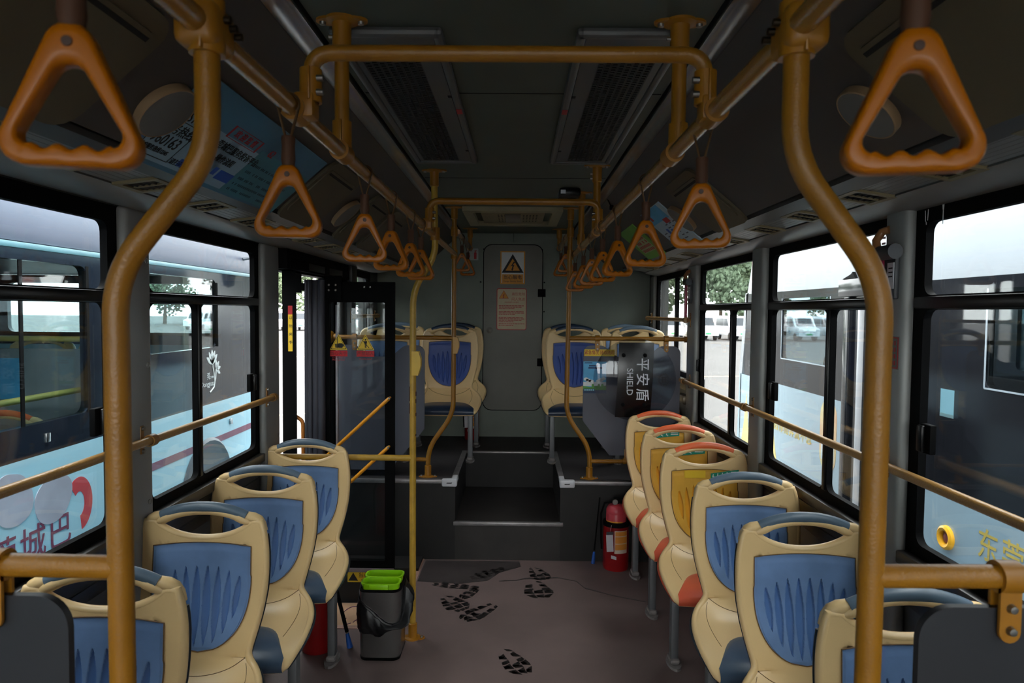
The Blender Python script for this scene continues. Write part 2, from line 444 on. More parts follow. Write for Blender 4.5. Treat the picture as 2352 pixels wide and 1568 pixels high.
for a, b in zip(trail[:-1], trail[1:]):
    wd = rnd.uniform(0.006, 0.013); blob(f, [(a[0], a[1] - wd), (b[0], b[1] - wd * .7), (b[0], b[1] + wd * .7), (a[0], a[1] + wd)], 0.0004, 2)
struct('floor', f, [FLOORM, WET, DAMP], smooth=False)
t = MB(); t.box((-0.628, WELL[0], -0.012), (-0.59, FRONT, 0.004), 0.002); t.box((XL, WELL[0] - 0.015, -0.012), (-0.59, WELL[0] + 0.02, 0.004), 0.002)
struct('trim_1', t, mat('salmon_step_edge_strip', (176, 140, 124), 0.5, var=0.2, vscale=14))

# --- raised platform with a recessed step in the middle
RX0, RX1, RY, RZ = -0.395, 0.28, 5.23, 0.243
p = MB()
p.box((XL - 0.1, FRONT, -0.1), (RX0, Y1 + 0.1, ZP - 0.012), mi=1); p.box((RX1, FRONT, -0.1), (XR + 0.1, Y1 + 0.1, ZP - 0.012), mi=1)
p.box((RX0, RY, -0.1), (RX1, Y1 + 0.1, ZP - 0.012), mi=1); p.box((RX0, FRONT, -0.1), (RX1, RY, RZ), mi=2)
p.box((XL - 0.1, FRONT, ZP - 0.012), (RX0, Y1 + 0.1, ZP), mi=0); p.box((RX1, FRONT, ZP - 0.012), (XR + 0.1, Y1 + 0.1, ZP), mi=0)
p.box((RX0, RY, ZP - 0.012), (RX1, Y1 + 0.1, ZP), mi=0)
p.box((XL - 0.1, WELL[1], -0.26), (-0.6, FRONT, 0.02), mi=1)
struct('floor_platform', p, [FLOORD, RISER, mat('dark_tread_vinyl', (44, 40, 38), 0.55, var=0.3, vscale=6)], smooth=False)
t = MB()
t.box((RX0 - 0.01, FRONT - 0.012, RZ - 0.018), (RX1 + 0.02, FRONT + 0.02, RZ + 0.006), 0.004)
t.box((XL + 0.03, FRONT - 0.01, ZP - 0.02), (RX0 - 0.02, FRONT + 0.02, ZP + 0.005), 0.004); t.box((RX1 + 0.03, FRONT - 0.01, ZP - 0.02), (XR - 0.03, FRONT + 0.02, ZP + 0.005), 0.004)
t.box((RX0 - 0.03, FRONT + 0.02, ZP - 0.01), (RX0 + 0.006, RY, ZP + 0.004), 0.002); t.box((RX1 - 0.006, FRONT + 0.02, ZP - 0.01), (RX1 + 0.03, RY, ZP + 0.004), 0.002)
t.box((RX0 - 0.03, RY - 0.006, ZP - 0.01), (RX1 + 0.03, RY + 0.03, ZP + 0.004), 0.002)
struct('trim_2', t, mat('dull_alloy_nosing', (150, 146, 146), 0.4, metal=0.6, var=0.15, vscale=20))

# --- rear wall, ceiling, roof skin
m = MB(); m.box((XL - 0.1, Y1, -0.3), (XR + 0.1, Y1 + 0.1, 2.42))
m.tube([(-0.045, Y1 - 0.002, 2.18), (-0.045, Y1 - 0.002, 2.267)], 0.008, 6, flat=1)
m.box((-0.06, Y1 - 0.004, ZP), (-0.052, Y1, 0.73))
struct('wall_rear', m, WALLR)
m = MB(); m.box((-0.48, Y0, 2.267), (0.435, Y1, 2.30))
for yy in (2.12, 3.45): m.box((-0.475, yy, 2.2655), (0.43, yy + 0.005, 2.268), mi=1)
struct('ceiling', m, [CEIL, DARKV], smooth=False)
m = MB(); m.box((XL - 0.1, Y0, 2.38), (XR + 0.1, Y1 + 0.1, 2.42)); struct('ceiling_roof', m, WALLG)
def sheet(prof, y0, y1, name, m, d=0.015, struct_=True):
    mb = MB(); n = len(prof)
    ctr = Vector((-0.03, 0, 1.5)); top = []
    for i, (x, z) in enumerate(prof):
        a = Vector(prof[max(i - 1, 0)]); b = Vector(prof[min(i + 1, n - 1)]); q = (b - a).normalized(); nn = Vector((-q.y, q.x))
        if (nn.x * (x - ctr.x) + nn.y * (z - ctr.z)) < 0: nn = -nn
        top.append((x + nn.x * d, z + nn.y * d))
    ring = list(prof) + top[::-1]
    mb.prism([(x, y0, z) for x, z in ring], (0, y1 - y0, 0))
    return struct(name, mb, m)
for s, nm, pr in ((-1, 'left', [(-0.529, 2.225), (-0.56, 2.205), (-0.70, 2.078), (-0.80, 1.988), (-0.845, 1.95)]), (1, 'right', [(0.482, 2.225), (0.515, 2.20), (0.64, 2.092), (0.76, 1.992), (0.812, 1.948)])):
    sheet(pr, Y0, Y1, 'ceiling_cove_' + nm, COVE)
for s, nm, pr in ((-1, 'left', [(-0.858, 1.937), (-0.89, 1.934), (-0.925, 1.931)]), (1, 'right', [(0.825, 1.937), (0.86, 1.934), (0.903, 1.931)])):
    sheet(pr, Y0, 5.45, 'trim_lip_' + nm, COVE)
for nm, a, b in (('left', (-0.925, 1.936), (-1.042, 1.921)), ('right', (0.903, 1.936), (1.004, 1.921))):
    mb = MB(); n = 6; pr = []
    for i in range(n):   # ribbed strip
        t0, t1 = i / n, (i + 0.9) / n
        for t_, dz in ((t0, 0), (t1, 0), (t1 + 0.02 / n, 0.003), (t0 + 1 / n - 0.01, 0.003)):
            t_ = min(1, t_); pr.append((a[0] + (b[0] - a[0]) * t_, a[1] + (b[1] - a[1]) * t_ + dz))
    mb.prism([(x, Y0, z) for x, z in pr + [(q[0], q[1] + 0.02) for q in pr[::-1]]], (0, 5.45 - Y0, 0))
    struct('trim_duct_' + nm, mb, DUCT)
for nm, pr in (('left', [(-1.042, 1.917), (-1.06, 1.908), (-1.12, 1.900), (-1.18, 1.902), (-1.20, 1.907), (-1.225, 1.912)]), ('right', [(1.004, 1.917), (1.02, 1.908), (1.06, 1.899), (1.10, 1.894), (1.118, 1.892), (1.135, 1.898)])):
    sheet(pr, Y0, Y1 - 0.4, 'trim_ledge_' + nm, DUCT)
# rounded end of the duct near the rear wall
for nm, s, xa, xb, xc in (('left', -1, -0.845, -1.2, XL), ('right', 1, 0.812, 1.11, XR)):
    mb = MB()
    def fn(u, v):
        x = xa + (xc - xa) * u
        zl = 1.95 + (1.905 - 1.95) * min(1, u * 1.4)
        y = 5.43 + 0.42 * v; z = zl + 0.10 * (1 - math.cos(v * math.pi / 2)) * 1.8
        return (x, y, z)
    mb.grid(fn, 10, 10); mb.grid(lambda u, v: tuple(Vector(fn(u, v)) + Vector((0, 0, 0.03))), 10, 10)
    struct('trim_duct_end_' + nm, mb, DUCT)
for s, nm, xa, xb in ((-1, 'left', -0.529, -0.487), (1, 'right', 0.482, 0.442)):
    mb = MB()
    mb.prism([(xa, Y0, 2.222), (xa + s * -0.010, Y0, 2.214), ((xa + xb) / 2, Y0, 2.236), (xb + s * 0.008, Y0, 2.243), (xb, Y0, 2.252), (xb, Y0, 2.29), (xa, Y0, 2.29)], (0, Y1 - Y0, 0))
    struct('trim_profile_' + nm, mb, ALU)

m = MB(); m.box((XL - 0.1, Y0 - 0.1, -0.3), (XR + 0.1, Y0, 0.72)); m.box((XL - 0.1, Y0 - 0.1, 2.22), (XR + 0.1, Y0, 2.42)); m.box((-0.08, Y0 - 0.08, 0.72), (-0.02, Y0, 2.22)); m.box((XL - .1, Y0 - .08, .72), (XL + .06, Y0, 2.22)); m.box((XR - .06, Y0 - .08, .72), (XR + .1, Y0, 2.22)); struct('wall_front', m, WALLG, smooth=False)
m = MB(); m.box((XL + .05, Y0 - 0.05, 0.71), (XR - .05, Y0 - 0.044, 2.23)); struct('window_0', m, glass('windscreen_glass', (0.95, 0.97, 0.97)), smooth=False)
# --- side walls
LPOSTS = [(-2.6, -2.45), (-1.33, -1.19), (-0.2, -0.06), (0.93, 1.07), (2.05, 2.19), (3.17, 3.37)]
RPOSTS = [(-2.6, -2.45), (-1.36, -1.22), (-0.25, -0.1), (0.80, 0.92), (1.945, 2.06), (3.075, 3.225), (4.225, 4.43)]
for nm, s, X in (('left', -1, XL), ('right', 1, XR)):
    m = MB(); xo = X + s * 0.09
    if s < 0:
        m.box((xo, -1.4, -0.3), (X, WELL[0], 0.9)); m.box((xo, 4.75, -0.3), (X, Y1, 1.17)); m.box((xo, 4.75, 1.89), (X, Y1, 2.42))
    else:
        m.box((xo, Y0, -0.3), (X, 4.45, 0.9)); m.box((xo, 4.43, -0.3), (X, Y1, 1.17))
        m.box((xo, 4.43, 1.885), (X, Y1, 2.42))
    m.box((xo, Y0, 1.90), (X, 4.78, 2.42)); m.box((xo, 5.55, 0.5), (X, Y1, 2.4))
    struct('wall_' + nm, m, WALLG if s < 0 else WALLG, smooth=False)
k = 0
for nm, s, X, PS in (('left', -1, XL, LPOSTS), ('right', 1, XR, RPOSTS)):
    for a, b in PS:
        m = MB(); m.box((X + s * 0.002, a, 0.62), (X - s * 0.035, b, 1.91), 0.022, seg=3)
        for z in (0.98, 1.42, 1.75): m.lathe([(0, -0.004), (0.008, -0.003), (0.009, 0.003)], (X - s * 0.034, b - 0.03, z), 10, axis='X')
        k += 1; struct('trim_post_%s_%d' % (nm, k), m, POST)
for s, X, a, b in ((-1, XL, 4.76, 4.86), (1, XR, 5.56, 5.68)):
    m = MB(); m.box((X + s * 0.002, a, 0.6), (X - s * 0.03, b, 1.9), 0.02, seg=3); k += 1; struct('trim_post_rear_%d' % k, m, POST)
m = MB(); m.box((XL - 0.09, 4.43, -0.3), (XL + 0.02, 4.77, 1.9), 0.01); struct('trim_door_post', m, BLK)
# window sills: dark stepped ledge
for nm, s, X, ya, yb in (('left', -1, XL, -1.35, 3.2), ('right', 1, XR, Y0, 4.3)):
    m = MB(); m.box((X + s * .02, ya, 0.885), (X - s * 0.03, yb, 0.925), 0.006); m.box((X + s * .02, ya, 0.82), (X - s * 0.014, yb, 0.875), 0.004)
    m.box((X, ya, 0.77), (X - s * 0.008, yb, 0.81), 0.003)
    struct('trim_sill_' + nm, m, mat('dark_sill_plastic', (52, 50, 48), 0.3, var=0.2))
m = MB(); m.box((XR, 4.45, 1.09), (XR - 0.03, 5.5, 1.165), 0.008); m.box((XR, 4.45, 1.0), (XR - 0.045, 4.62, 1.06), 0.01); struct('trim_sill_rear', m, mat('grey_bronze_sill', (110, 100, 84), 0.35, metal=0.3))

# --- windows: black frame, top light, sliding lower panes
def window(n, s, X, y0, y1, z0=0.925, z1=1.905, transom=(1.615, 1.655), mull=None, brd=0.055):
    root = bpy.data.objects.new('window_%d' % n, None); COL.objects.link(root); root.location = (X, (y0 + y1) / 2, z0); root['kind'] = 'structure'
    O = (X - s * 0.004, 0, 0); W = (s * 1, 0, 0)
    cells = []
    zt = z0 + 0.035; zu = z1 - 0.05
    if transom:
        cells.append((y0 + brd, transom[1], y1 - brd, zu)); low = (zt, transom[0])
    else: low = (zt, zu)
    if mull: cells += [(y0 + brd, low[0], mull - 0.016, low[1]), (mull + 0.016, low[0], y1 - brd, low[1])]
    else: cells.append((y0 + brd, low[0], y1 - brd, low[1]))
    fr = MB(); gl = []
    for i, c in enumerate(cells):
        o0 = y0 if c[0] < y0 + brd + 1e-6 else mull; o2 = y1 if c[2] > y1 - brd - 1e-6 else mull
        o1 = z0 if c[1] < zt + 1e-6 else (transom[0] + transom[1]) / 2; o3 = z1 if c[3] > zu - 1e-6 else ((transom[0] + transom[1]) / 2)
        fr.frame(O, Y_, Z_, W, (o0, o1, o2, o3), c, 0.03, 0.022)
    struct('window_frame', fr, BLK, root)
    for c in cells:
        g = MB(); g.box((X + s * 0.018, c[0] - 0.01, c[1] - 0.01), (X + s * 0.023, c[2] + 0.01, c[3] + 0.01)); struct('window_pane', g, GLS, root, smooth=False)
    if transom:
        b = MB(); b.box((X - s * 0.012, y0 + 0.02, transom[0] + 0.002), (X + s * 0.01, y1 - 0.02, transom[1] - 0.004), 0.005); struct('window_transom', b, BLKG, root)
    if mull:
        b = MB(); b.box((X - s * 0.01, mull - 0.013, low[0]), (X + s * 0.01, mull + 0.013, low[1]), 0.004); struct('window_mullion', b, BLKG, root)
    return root
n = 0
for s, X, PS, mu in ((-1, XL, LPOSTS, [None, None, None, None, 2.58]), (1, XR, RPOSTS, [None, None, None, None, 2.475, 3.60])):
    for i in range(len(PS) - 1):
        if s < 0 and i == 0: continue   # unseen front doorway, left open to let in more light
        n += 1; window(n, s, X, PS[i][1] - 0.012, PS[i + 1][0] + 0.012, mull=mu[i])
n += 1; window(n, 1, XR, 4.40, 5.57, 1.165, 1.9, None, 4.88, 0.06)
n += 1; window(n, -1, XL, 4.83, 5.57, 1.165, 1.9, None, 5.05, 0.05)
# window latches
LT = [(1, XR, 2.955, 1.265, 'black window latch on the right middle window beside the second grey post'), (1, XR, 1.845, 1.265, 'large black window latch at the right nearest window'),
      (1, XR, 4.16, 1.28, 'small black latch on the right window beside the furthest post'), (-1, XL, 1.93, 1.275, 'black window latch on the left nearest window by the yellow pole'), (-1, XL, 3.05, 1.27, 'black window latch at the far end of the left sliding window')]
for s, X, y, z, lb in LT:
    o = thing('window_latch', lb, 'latch', (X, y, z), 'black window latches')
    m = MB(); m.box((X - s * 0.004, y - 0.024, z - 0.04), (X - s * 0.022, y + 0.024, z + 0.04), 0.004); obj('latch_body', m, BLK, o)
    m = MB(); m.box((X - s * 0.022, y - 0.004, z - 0.036), (X - s * 0.034, y + 0.022, z + 0.036), 0.004); obj('finger_pull', m, BLKG, o)

# --- left door opening: header box, front leaf on edge, folded rear leaf
m = MB(); m.box((XL - 0.09, 3.37, 1.80), (XL + 0.075, 4.78, 1.905), 0.01); m.box((XL - 0.02, 3.4, 1.80), (XL + 0.08, 4.74, 1.86), 0.01); struct('trim_door_header', m, BLK)
m = MB()
for y in (3.7, 4.1): m.box((XL + 0.075, y, 1.81), (XL + 0.082, y + 0.3, 1.85), 0.003)
m.box((XL + 0.06, 4.58, 1.77), (XL + 0.10, 4.72, 1.90), 0.006); struct('trim_door_gear', m, mat('dark_gear_cover', (34, 30, 28), 0.4))

# ================================================================= poles and rails
def flange(mb, x, y, z, up, r=0.036):
    """floor (up=1) or ceiling (up=-1) flange with sleeve"""
    mb.lathe([(0, 0), (r * 1.05, 0), (r * 1.05, 0.006 * up), (r * .62, 0.010 * up), (0.0215, 0.02 * up), (0.0215, 0.075 * up), (0.017, 0.078 * up)], (x, y, z), 22)
    for sx in (-1, 1):
        mb.prism([(x + sx * (0.02 + 0.04 * math.cos(t) if abs(t) < 1.57 else 0.0), y + 0.024 * math.sin(t), z) for t in [i * math.pi / 8 - math.pi / 2 for i in range(9)]], (0, 0, 0.006 * up))
def fbolts(mb, x, y, z, up):
    for sx in (-1, 1): mb.lathe([(0, 0.014 * up), (0.007, 0.012 * up), (0.008, 0.006 * up)], (x + sx * 0.044, y, z), 10)
def clamp_v(mb, x, y, z, h=0.055, r=0.0235):
    mb.lathe([(0.015, -h / 2), (r, -h / 2), (r, h / 2), (0.015, h / 2)], (x, y, z), 20)
    mb.box((x + 0.0, y - r - 0.006, z - h / 2), (x + 0.005, y + r + 0.004, z + h / 2), 0.002)
def clamp_y(mb, x, y, z, L=0.05, r=0.0235):
    mb.lathe([(0.015, -L / 2), (r, -L / 2), (r, L / 2), (0.015, L / 2)], (x, y, z), 20, axis='Y')
def bolts(mb, pts, ax='X', r=0.006):
    for p in pts: mb.lathe([(0, -0.007), (r, -0.006), (r, 0.006), (0, 0.007)], p, 10, axis=ax)

RZL = 1.965
LX, RXX = -0.412, 0.353
def rail_side(x, nm, lab):
    o = thing('overhead_rail', lab, 'rail', (x, 2.0, RZL))
    m = MB(); m.tube([(x, Y0 + 0.1, RZL), (x, 4.42, RZL)], 0.0165, 18); obj('rail', m, RAILM, o)
    return o
railL = rail_side(LX, 'l', 'long ribbed mustard handrail running under the left cove, carrying the left straps')
railR = rail_side(RXX, 'r', 'long ribbed mustard handrail running under the right cove, carrying the right straps')
# hangers (ceiling to rail)
def hanger(x, y, xr, lab, ztop=2.267, zbot=RZL, ax=None):
    o = thing('hanger_post', lab, 'pole', (x, y, ztop), 'ceiling hangers of the overhead rails')
    m = MB(); m.cyl((x, y, ztop - 0.05), (x, y, zbot + 0.005), 0.0165, 18); obj('post', m, YELB, o)
    m = MB(); flange(m, x, y, ztop, -1); obj('ceiling_flange', m, YELB, o)
    m = MB(); fbolts(m, x, y, ztop, -1); bolts(m, [(x - 0.024, y, ztop - 0.04), (x - 0.024, y, ztop - 0.06)], 'X', 0.005); obj('bolt', m, STEEL, o)
    m = MB(); clamp_v(m, x, y, zbot + 0.04, 0.06, 0.022); clamp_y(m, xr, y, zbot, 0.06, 0.0225); obj('clamp', m, YELB, o)
    return o
hanger(LX, 1.597, LX, 'yellow ceiling post at the left rail behind the front arched bar')
hanger(RXX + 0.012, 1.60, RXX, 'yellow ceiling post at the right rail behind the front arched bar')
hanger(RXX, 3.14, RXX, 'yellow ceiling post at the right rail behind the rear arched bar')
hanger(RXX - 0.005, 3.85, RXX, 'short yellow ceiling post on the right rail beside the small black camera')
# arched cross bars
def arch(y, lab, zt=2.07):
    o = thing('arched_cross_bar', lab, 'bar', (-0.03, y, RZL))
    xl, xr = -0.385, 0.338
    m = MB(); m.tube(fillet([(xl, y, RZL + 0.02), (xl, y, zt), (xr, y, zt), (xr, y, RZL + 0.02)], 0.085, 12), 0.0145, 18); obj('bar', m, YEL, o)
    m = MB()
    for x in (xl, xr): clamp_v(m, x, y, RZL + 0.045, 0.06, 0.02)
    clamp_y(m, LX, y, RZL, 0.055, 0.0225); clamp_y(m, RXX, y, RZL, 0.055, 0.0225)
    m.box((LX, y - 0.022, RZL - 0.015), (xl + 0.01, y + 0.022, RZL + 0.03), 0.006); m.box((RXX, y - 0.022, RZL - 0.015), (xr - 0.01, y + 0.022, RZL + 0.03), 0.006)
    obj('clamp', m, YELB, o)
    m = MB(); bolts(m, [(xl + 0.021, y - 0.014, RZL + 0.03), (xl + 0.021, y - 0.014, RZL + 0.055), (xr - 0.021, y - 0.014, RZL + 0.03), (xr - 0.021, y - 0.014, RZL + 0.055)], 'X'); obj('bolt', m, STEEL, o)
arch(1.27, 'large yellow arched bar nearest the ceiling grilles, joining both rails')
arch(2.95, 'smaller yellow arched bar in front of the rear ceiling hatch')
# front cranked poles
def crank_pole(xu, xl, y, wallx, lab, s):
    o = thing('grab_pole', lab, 'pole', (xl, y, 0), None)
    pth = fillet([(xu, y, 2.24), (xu, y, 1.80), (xl, y, 1.645), (xl + (0.004 if s < 0 else -0.004), y, 0.0)], [0.05, 0.055], 8)
    m = MB(); m.tube(pth, 0.0162, 20); obj('pole', m, YEL, o)
    m = MB(); flange(m, xl + (0.004 if s < 0 else -0.004), y, 0, 1); flange(m, xu, y, 2.267, -1); obj('flange', m, YELB, o)
    m = MB(); m.box((xu - 0.028 + (-0.006 if s < 0 else 0.006), y - 0.03, RZL - 0.03), (xu + 0.028 + (-0.006 if s < 0 else 0.006), y + 0.045, RZL + 0.03), 0.014, seg=3); clamp_v(m, xu, y, RZL, 0.07, 0.0225); obj('clamp', m, YELB, o)
    m = MB(); bolts(m, [(xu + (0.025 if s < 0 else -0.025), y + 0.002 + i * 0.018, RZL + 0.01 - i * 0.004) for i in range(3)], 'X', 0.005); obj('bolt', m, mat('dark_bolt', (60, 52, 40), 0.4, metal=0.8), o)
    m = MB(); m.tube([(xl, y, 1.252), (wallx, y, 1.258)], 0.0155, 18); m.lathe([(0.0, 0), (0.034, 0), (0.034, 0.008), (0.02, 0.02)] if s < 0 else [(0.02, -0.02), (0.034, -0.008), (0.034, 0), (0.0, 0)], (wallx, y, 1.258), 20, axis='X'); obj('side_arm', m, YEL, o)
    return o
crank_pole(-0.408, -0.533, 0.9, XL, 'thick cranked yellow pole standing at the left front beside the seats', -1)
crank_pole(0.356, 0.474, 0.9, XR, 'thick cranked yellow pole standing at the right front beside the seats', 1)
def pclamp(mb, x, y, z, drop=0.095):
    mb.lathe([(0.0155, -0.014), (0.0215, -0.014), (0.0215, 0.014), (0.0155, 0.014)], (x, y, z), 20, axis='X')
    pts = [(x - 0.014, y - 0.012, z - 0.012), (x + 0.014, y - 0.012, z - 0.012)] + [(x + 0.014 * math.cos(t), y - 0.012, z - drop + 0.014 + 0.014 * math.sin(t)) for t in [-i * math.pi / 8 for i in range(9)]]
    mb.prism(pts, (0, 0.005, 0)); mb.prism([(a, b + 0.019, c) for a, b, c in pts], (0, 0.005, 0))
def pbolts(mb, x, y, z, drop=0.095):
    for dz in (0.45, 0.8): mb.lathe([(0, -0.008), (0.005, -0.007), (0.0065, 0)], (x, y - 0.012, z - drop * dz), 12, axis='Y')
# front partition boards hung on the side arms
for s, lab, xe, xw, xc in ((-1, 'black partition board hanging at the lower left in front of the seats', -0.603, -1.19, -0.70), (1, 'black partition board hanging at the lower right in front of the seats', 0.538, 1.10, 0.652)):
    o = thing('front_partition', lab, 'partition', (xe, 0.9, 0.5))
    zt = 1.212; r = 0.045
    pts = [(xw, 0.36), (xe, 0.36)] + [(xe + s * (r - r * math.cos(t)), zt - r + r * math.sin(t)) for t in [i * math.pi / 16 for i in range(9)]] + [(xw, zt)]
    m = MB(); m.prism([(a, 0.897, c) for a, c in pts], (0, 0.012, 0)); obj('board', m, PANELB, o)
    m = MB(); pclamp(m, xc, 0.9, 1.2535, 0.085); pclamp(m, xc + s * 0.42, 0.9, 1.2535, 0.085); obj('clamp', m, YELB, o)
    m = MB(); pbolts(m, xc, 0.9, 1.2535, 0.085); pbolts(m, xc + s * .42, 0.9, 1.2535, 0.085); obj('bolt', m, STEEL, o)
# aisle pole on the left: ceiling to floor
o = thing('aisle_pole', 'worn yellow aisle pole standing beside the litter bin with chipped paint', 'pole', (-0.503, 3.27, 0))
m = MB(); m.tube(fillet([(-0.405, 3.27, 2.24), (-0.40, 3.27, 1.86), (-0.505, 3.27, 1.70), (-0.503, 3.27, 0.0)], [0.06, 0.08], 8), 0.0155, 18)
obj('pole', m, YELW, o)
m = MB()
for dx, dz, hh in ((-0.0155, 1.20, 0.07), (-0.0155, 1.13, 0.05), (0.0145, 1.20, 0.02), (0.0145, 1.165, 0.02), (0.0145, 1.10, 0.015), (0.0145, 1.0, 0.01)):
    m.box((-0.5035 + dx - 0.002, 3.27 - 0.009, dz - hh / 2), (-0.5035 + dx + 0.002, 3.27 + 0.002, dz + hh / 2), 0.001)
obj('paint_chip', m, mat('bare_rusty_steel', (84, 52, 42), 0.7, metal=0.3), o, 'dark rusty chip in the yellow paint')
m = MB(); m.tube([(-0.503, 3.27, 0.888), (XL + 0.02, 3.27, 0.888)], 0.0145, 16); obj('side_arm', m, YELW, o)
m = MB(); flange(m, -0.405, 3.27, 2.267, -1); flange(m, -0.503, 3.27, 0, 1); clamp_v(m, -0.40, 3.27, RZL, 0.06, 0.022); obj('flange', m, YELB, o)
m = MB(); fbolts(m, -0.503, 3.27, 0, 1); fbolts(m, -0.405, 3.27, 2.267, -1); obj('bolt', m, STEEL, o)
m = MB(); m.prism([(-0.503 + 0.013, 3.245, 1.405), (-0.503 + 0.028, 3.245, 1.405), (-0.503 + 0.039, 3.245, 1.37), (-0.503 + 0.039, 3.245, 1.335), (-0.503 + 0.026, 3.245, 1.29), (-0.503 - 0.004, 3.245, 1.29), (-0.503 - 0.004, 3.245, 1.405)], (0, 0.045, 0)); obj('stop_button', m, mat('yellow_button_box', (214, 170, 22), 0.35), o, 'bright yellow bell button box')
# rear poles on the platform
def rear_pole(s, pts, rad, bar_end, lower_end, lab, zb):
    x = pts[0][0]
    o = thing('rear_grab_pole', lab, 'pole', (pts[-1][0], 4.42, ZP))
    m = MB(); m.tube(fillet([(a, 4.42, c) for a, c in pts], rad, 8), 0.0155, 18); obj('pole', m, YEL, o)
    m = MB(); flange(m, pts[0][0], 4.42, 2.267, -1); flange(m, pts[-1][0], 4.42, ZP, 1); clamp_v(m, pts[0][0], 4.42, RZL, 0.06, 0.022); clamp_v(m, pts[0][0], 4.42, 2.11, 0.06, 0.022); obj('flange', m, YELB, o)
    m = MB(); fbolts(m, pts[-1][0], 4.42, ZP, 1); obj('bolt', m, STEEL, o)
    m = MB(); m.tube([(x, 4.42, zb), (bar_end, 4.42, zb)], 0.0145, 16)
    m.lathe([(0.0, 0), (0.04, 0), (0.034, 0.012), (0.021, 0.02), (0.021, 0.05), (0.014, 0.052)] if s < 0 else [(0.014, -0.052), (0.021, -0.05), (0.021, -0.02), (0.034, -0.012), (0.04, 0), (0, 0)], (bar_end, 4.42, zb), 20, axis='X')
    obj('crossbar', m, YEL, o)
    m = MB(); m.tube([(pts[-1][0], 4.42, 0.628), (lower_end, 4.42, 0.632)], 0.0135, 16); obj('lower_bar', m, YEL, o)
    return o
o = rear_pole(-1, [(-0.417, 2.24), (-0.418, 0.93), (-0.582, 0.70), (-0.582, ZP)], [0.09, 0.09], XL + 0.0, -1.0, 'tan cranked pole at the left edge of the rear platform step', 1.425)
m = MB(); m.prism([(-0.417 + 0.010, 4.395, 1.43), (-0.417 + 0.026, 4.395, 1.43), (-0.417 + 0.036, 4.395, 1.395), (-0.417 + 0.036, 4.395, 1.365), (-0.417 + 0.024, 4.395, 1.325), (-0.417 - 0.004, 4.395, 1.325), (-0.417 - 0.004, 4.395, 1.43)], (0, 0.045, 0)); obj('stop_button', m, mat('amber_button_box', (190, 136, 20), 0.35), o)
rear_pole(1, [(0.331, 2.24), (0.318, 0.93), (0.474, 0.71), (0.472, ZP)], [0.09, 0.09], XR - 0.0, 0.99, 'yellow cranked pole at the right edge of the rear platform step', 1.43)
# raised rear rail pieces
for s, x, lab in ((-1, -0.395, 'short raised rail above the left rear seats'), (1, 0.325, 'short raised rail above the right rear seats')):
    o = thing('rear_overhead_rail', lab, 'rail', (x, 5.0, 2.11), 'raised rear rails')
    m = MB(); m.tube([(x, 4.42, 2.11), (x, 5.56, 2.11)], 0.0165, 16); obj('rail', m, RAILM, o)
    m = MB(); m.cyl((x, 5.54, 2.267), (x, 5.54, 2.10), 0.0165, 16); flange(m, x, 5.54, 2.267, -1); clamp_y(m, x, 5.53, 2.11, 0.06, 0.0225); obj('end_bracket', m, YELB, o)
# handrails along the windows
def whandrail(s, x, z, ya, yb, brk, lab, r=0.013):
    X = XL if s < 0 else XR
    o = thing('window_handrail', lab, 'handrail', (x, (ya + yb) / 2, z))
    m = MB(); m.tube([(x, ya, z), (x, yb, z)], r, 16); obj('rail', m, WRAIL, o)
    m = MB()
    for y in brk:
        clamp_y(m, x, y, z, 0.028, r + 0.006); m.tube([(x - s * -0.005, y, z), (X - s * 0.03, y, z)], 0.010, 10)
        m.box((X - s * 0.030, y - 0.010, z - 0.045), (X - s * 0.038, y + 0.010, z + 0.045), 0.003)
        m.lathe([(0, -0.006), (0.007, -0.005), (0.007, 0.005), (0, 0.006)], (X - s * 0.040, y, z + 0.036), 10, axis='X', mi=1); m.lathe([(0, -0.006), (0.007, -0.005), (0.007, 0.005), (0, 0.006)], (X - s * 0.040, y, z - 0.036), 10, axis='X', mi=1)
    obj('bracket', m, [mat('tan_bracket', (150, 104, 46), 0.4), STEEL], o)
whandrail(-1, -1.15, 1.186, -1.30, 3.20, [-1.26, 1.0, 2.12, 3.19], 'ribbed tan handrail crossing the left windows')
whandrail(1, 1.05, 1.152 + 0.016, Y0 + 0.15, 4.40, [-1.3, 0.86, 2.0, 3.15, 4.32], 'ribbed tan handrail crossing the right windows')
whandrail(1, 1.06, 1.555, 4.33, 5.61, [4.33, 5.6], 'short tan handrail across the right rear window')
whandrail(-1, -1.155, 1.555, 4.80, 5.62, [4.81, 5.6], 'short tan handrail across the left rear window')

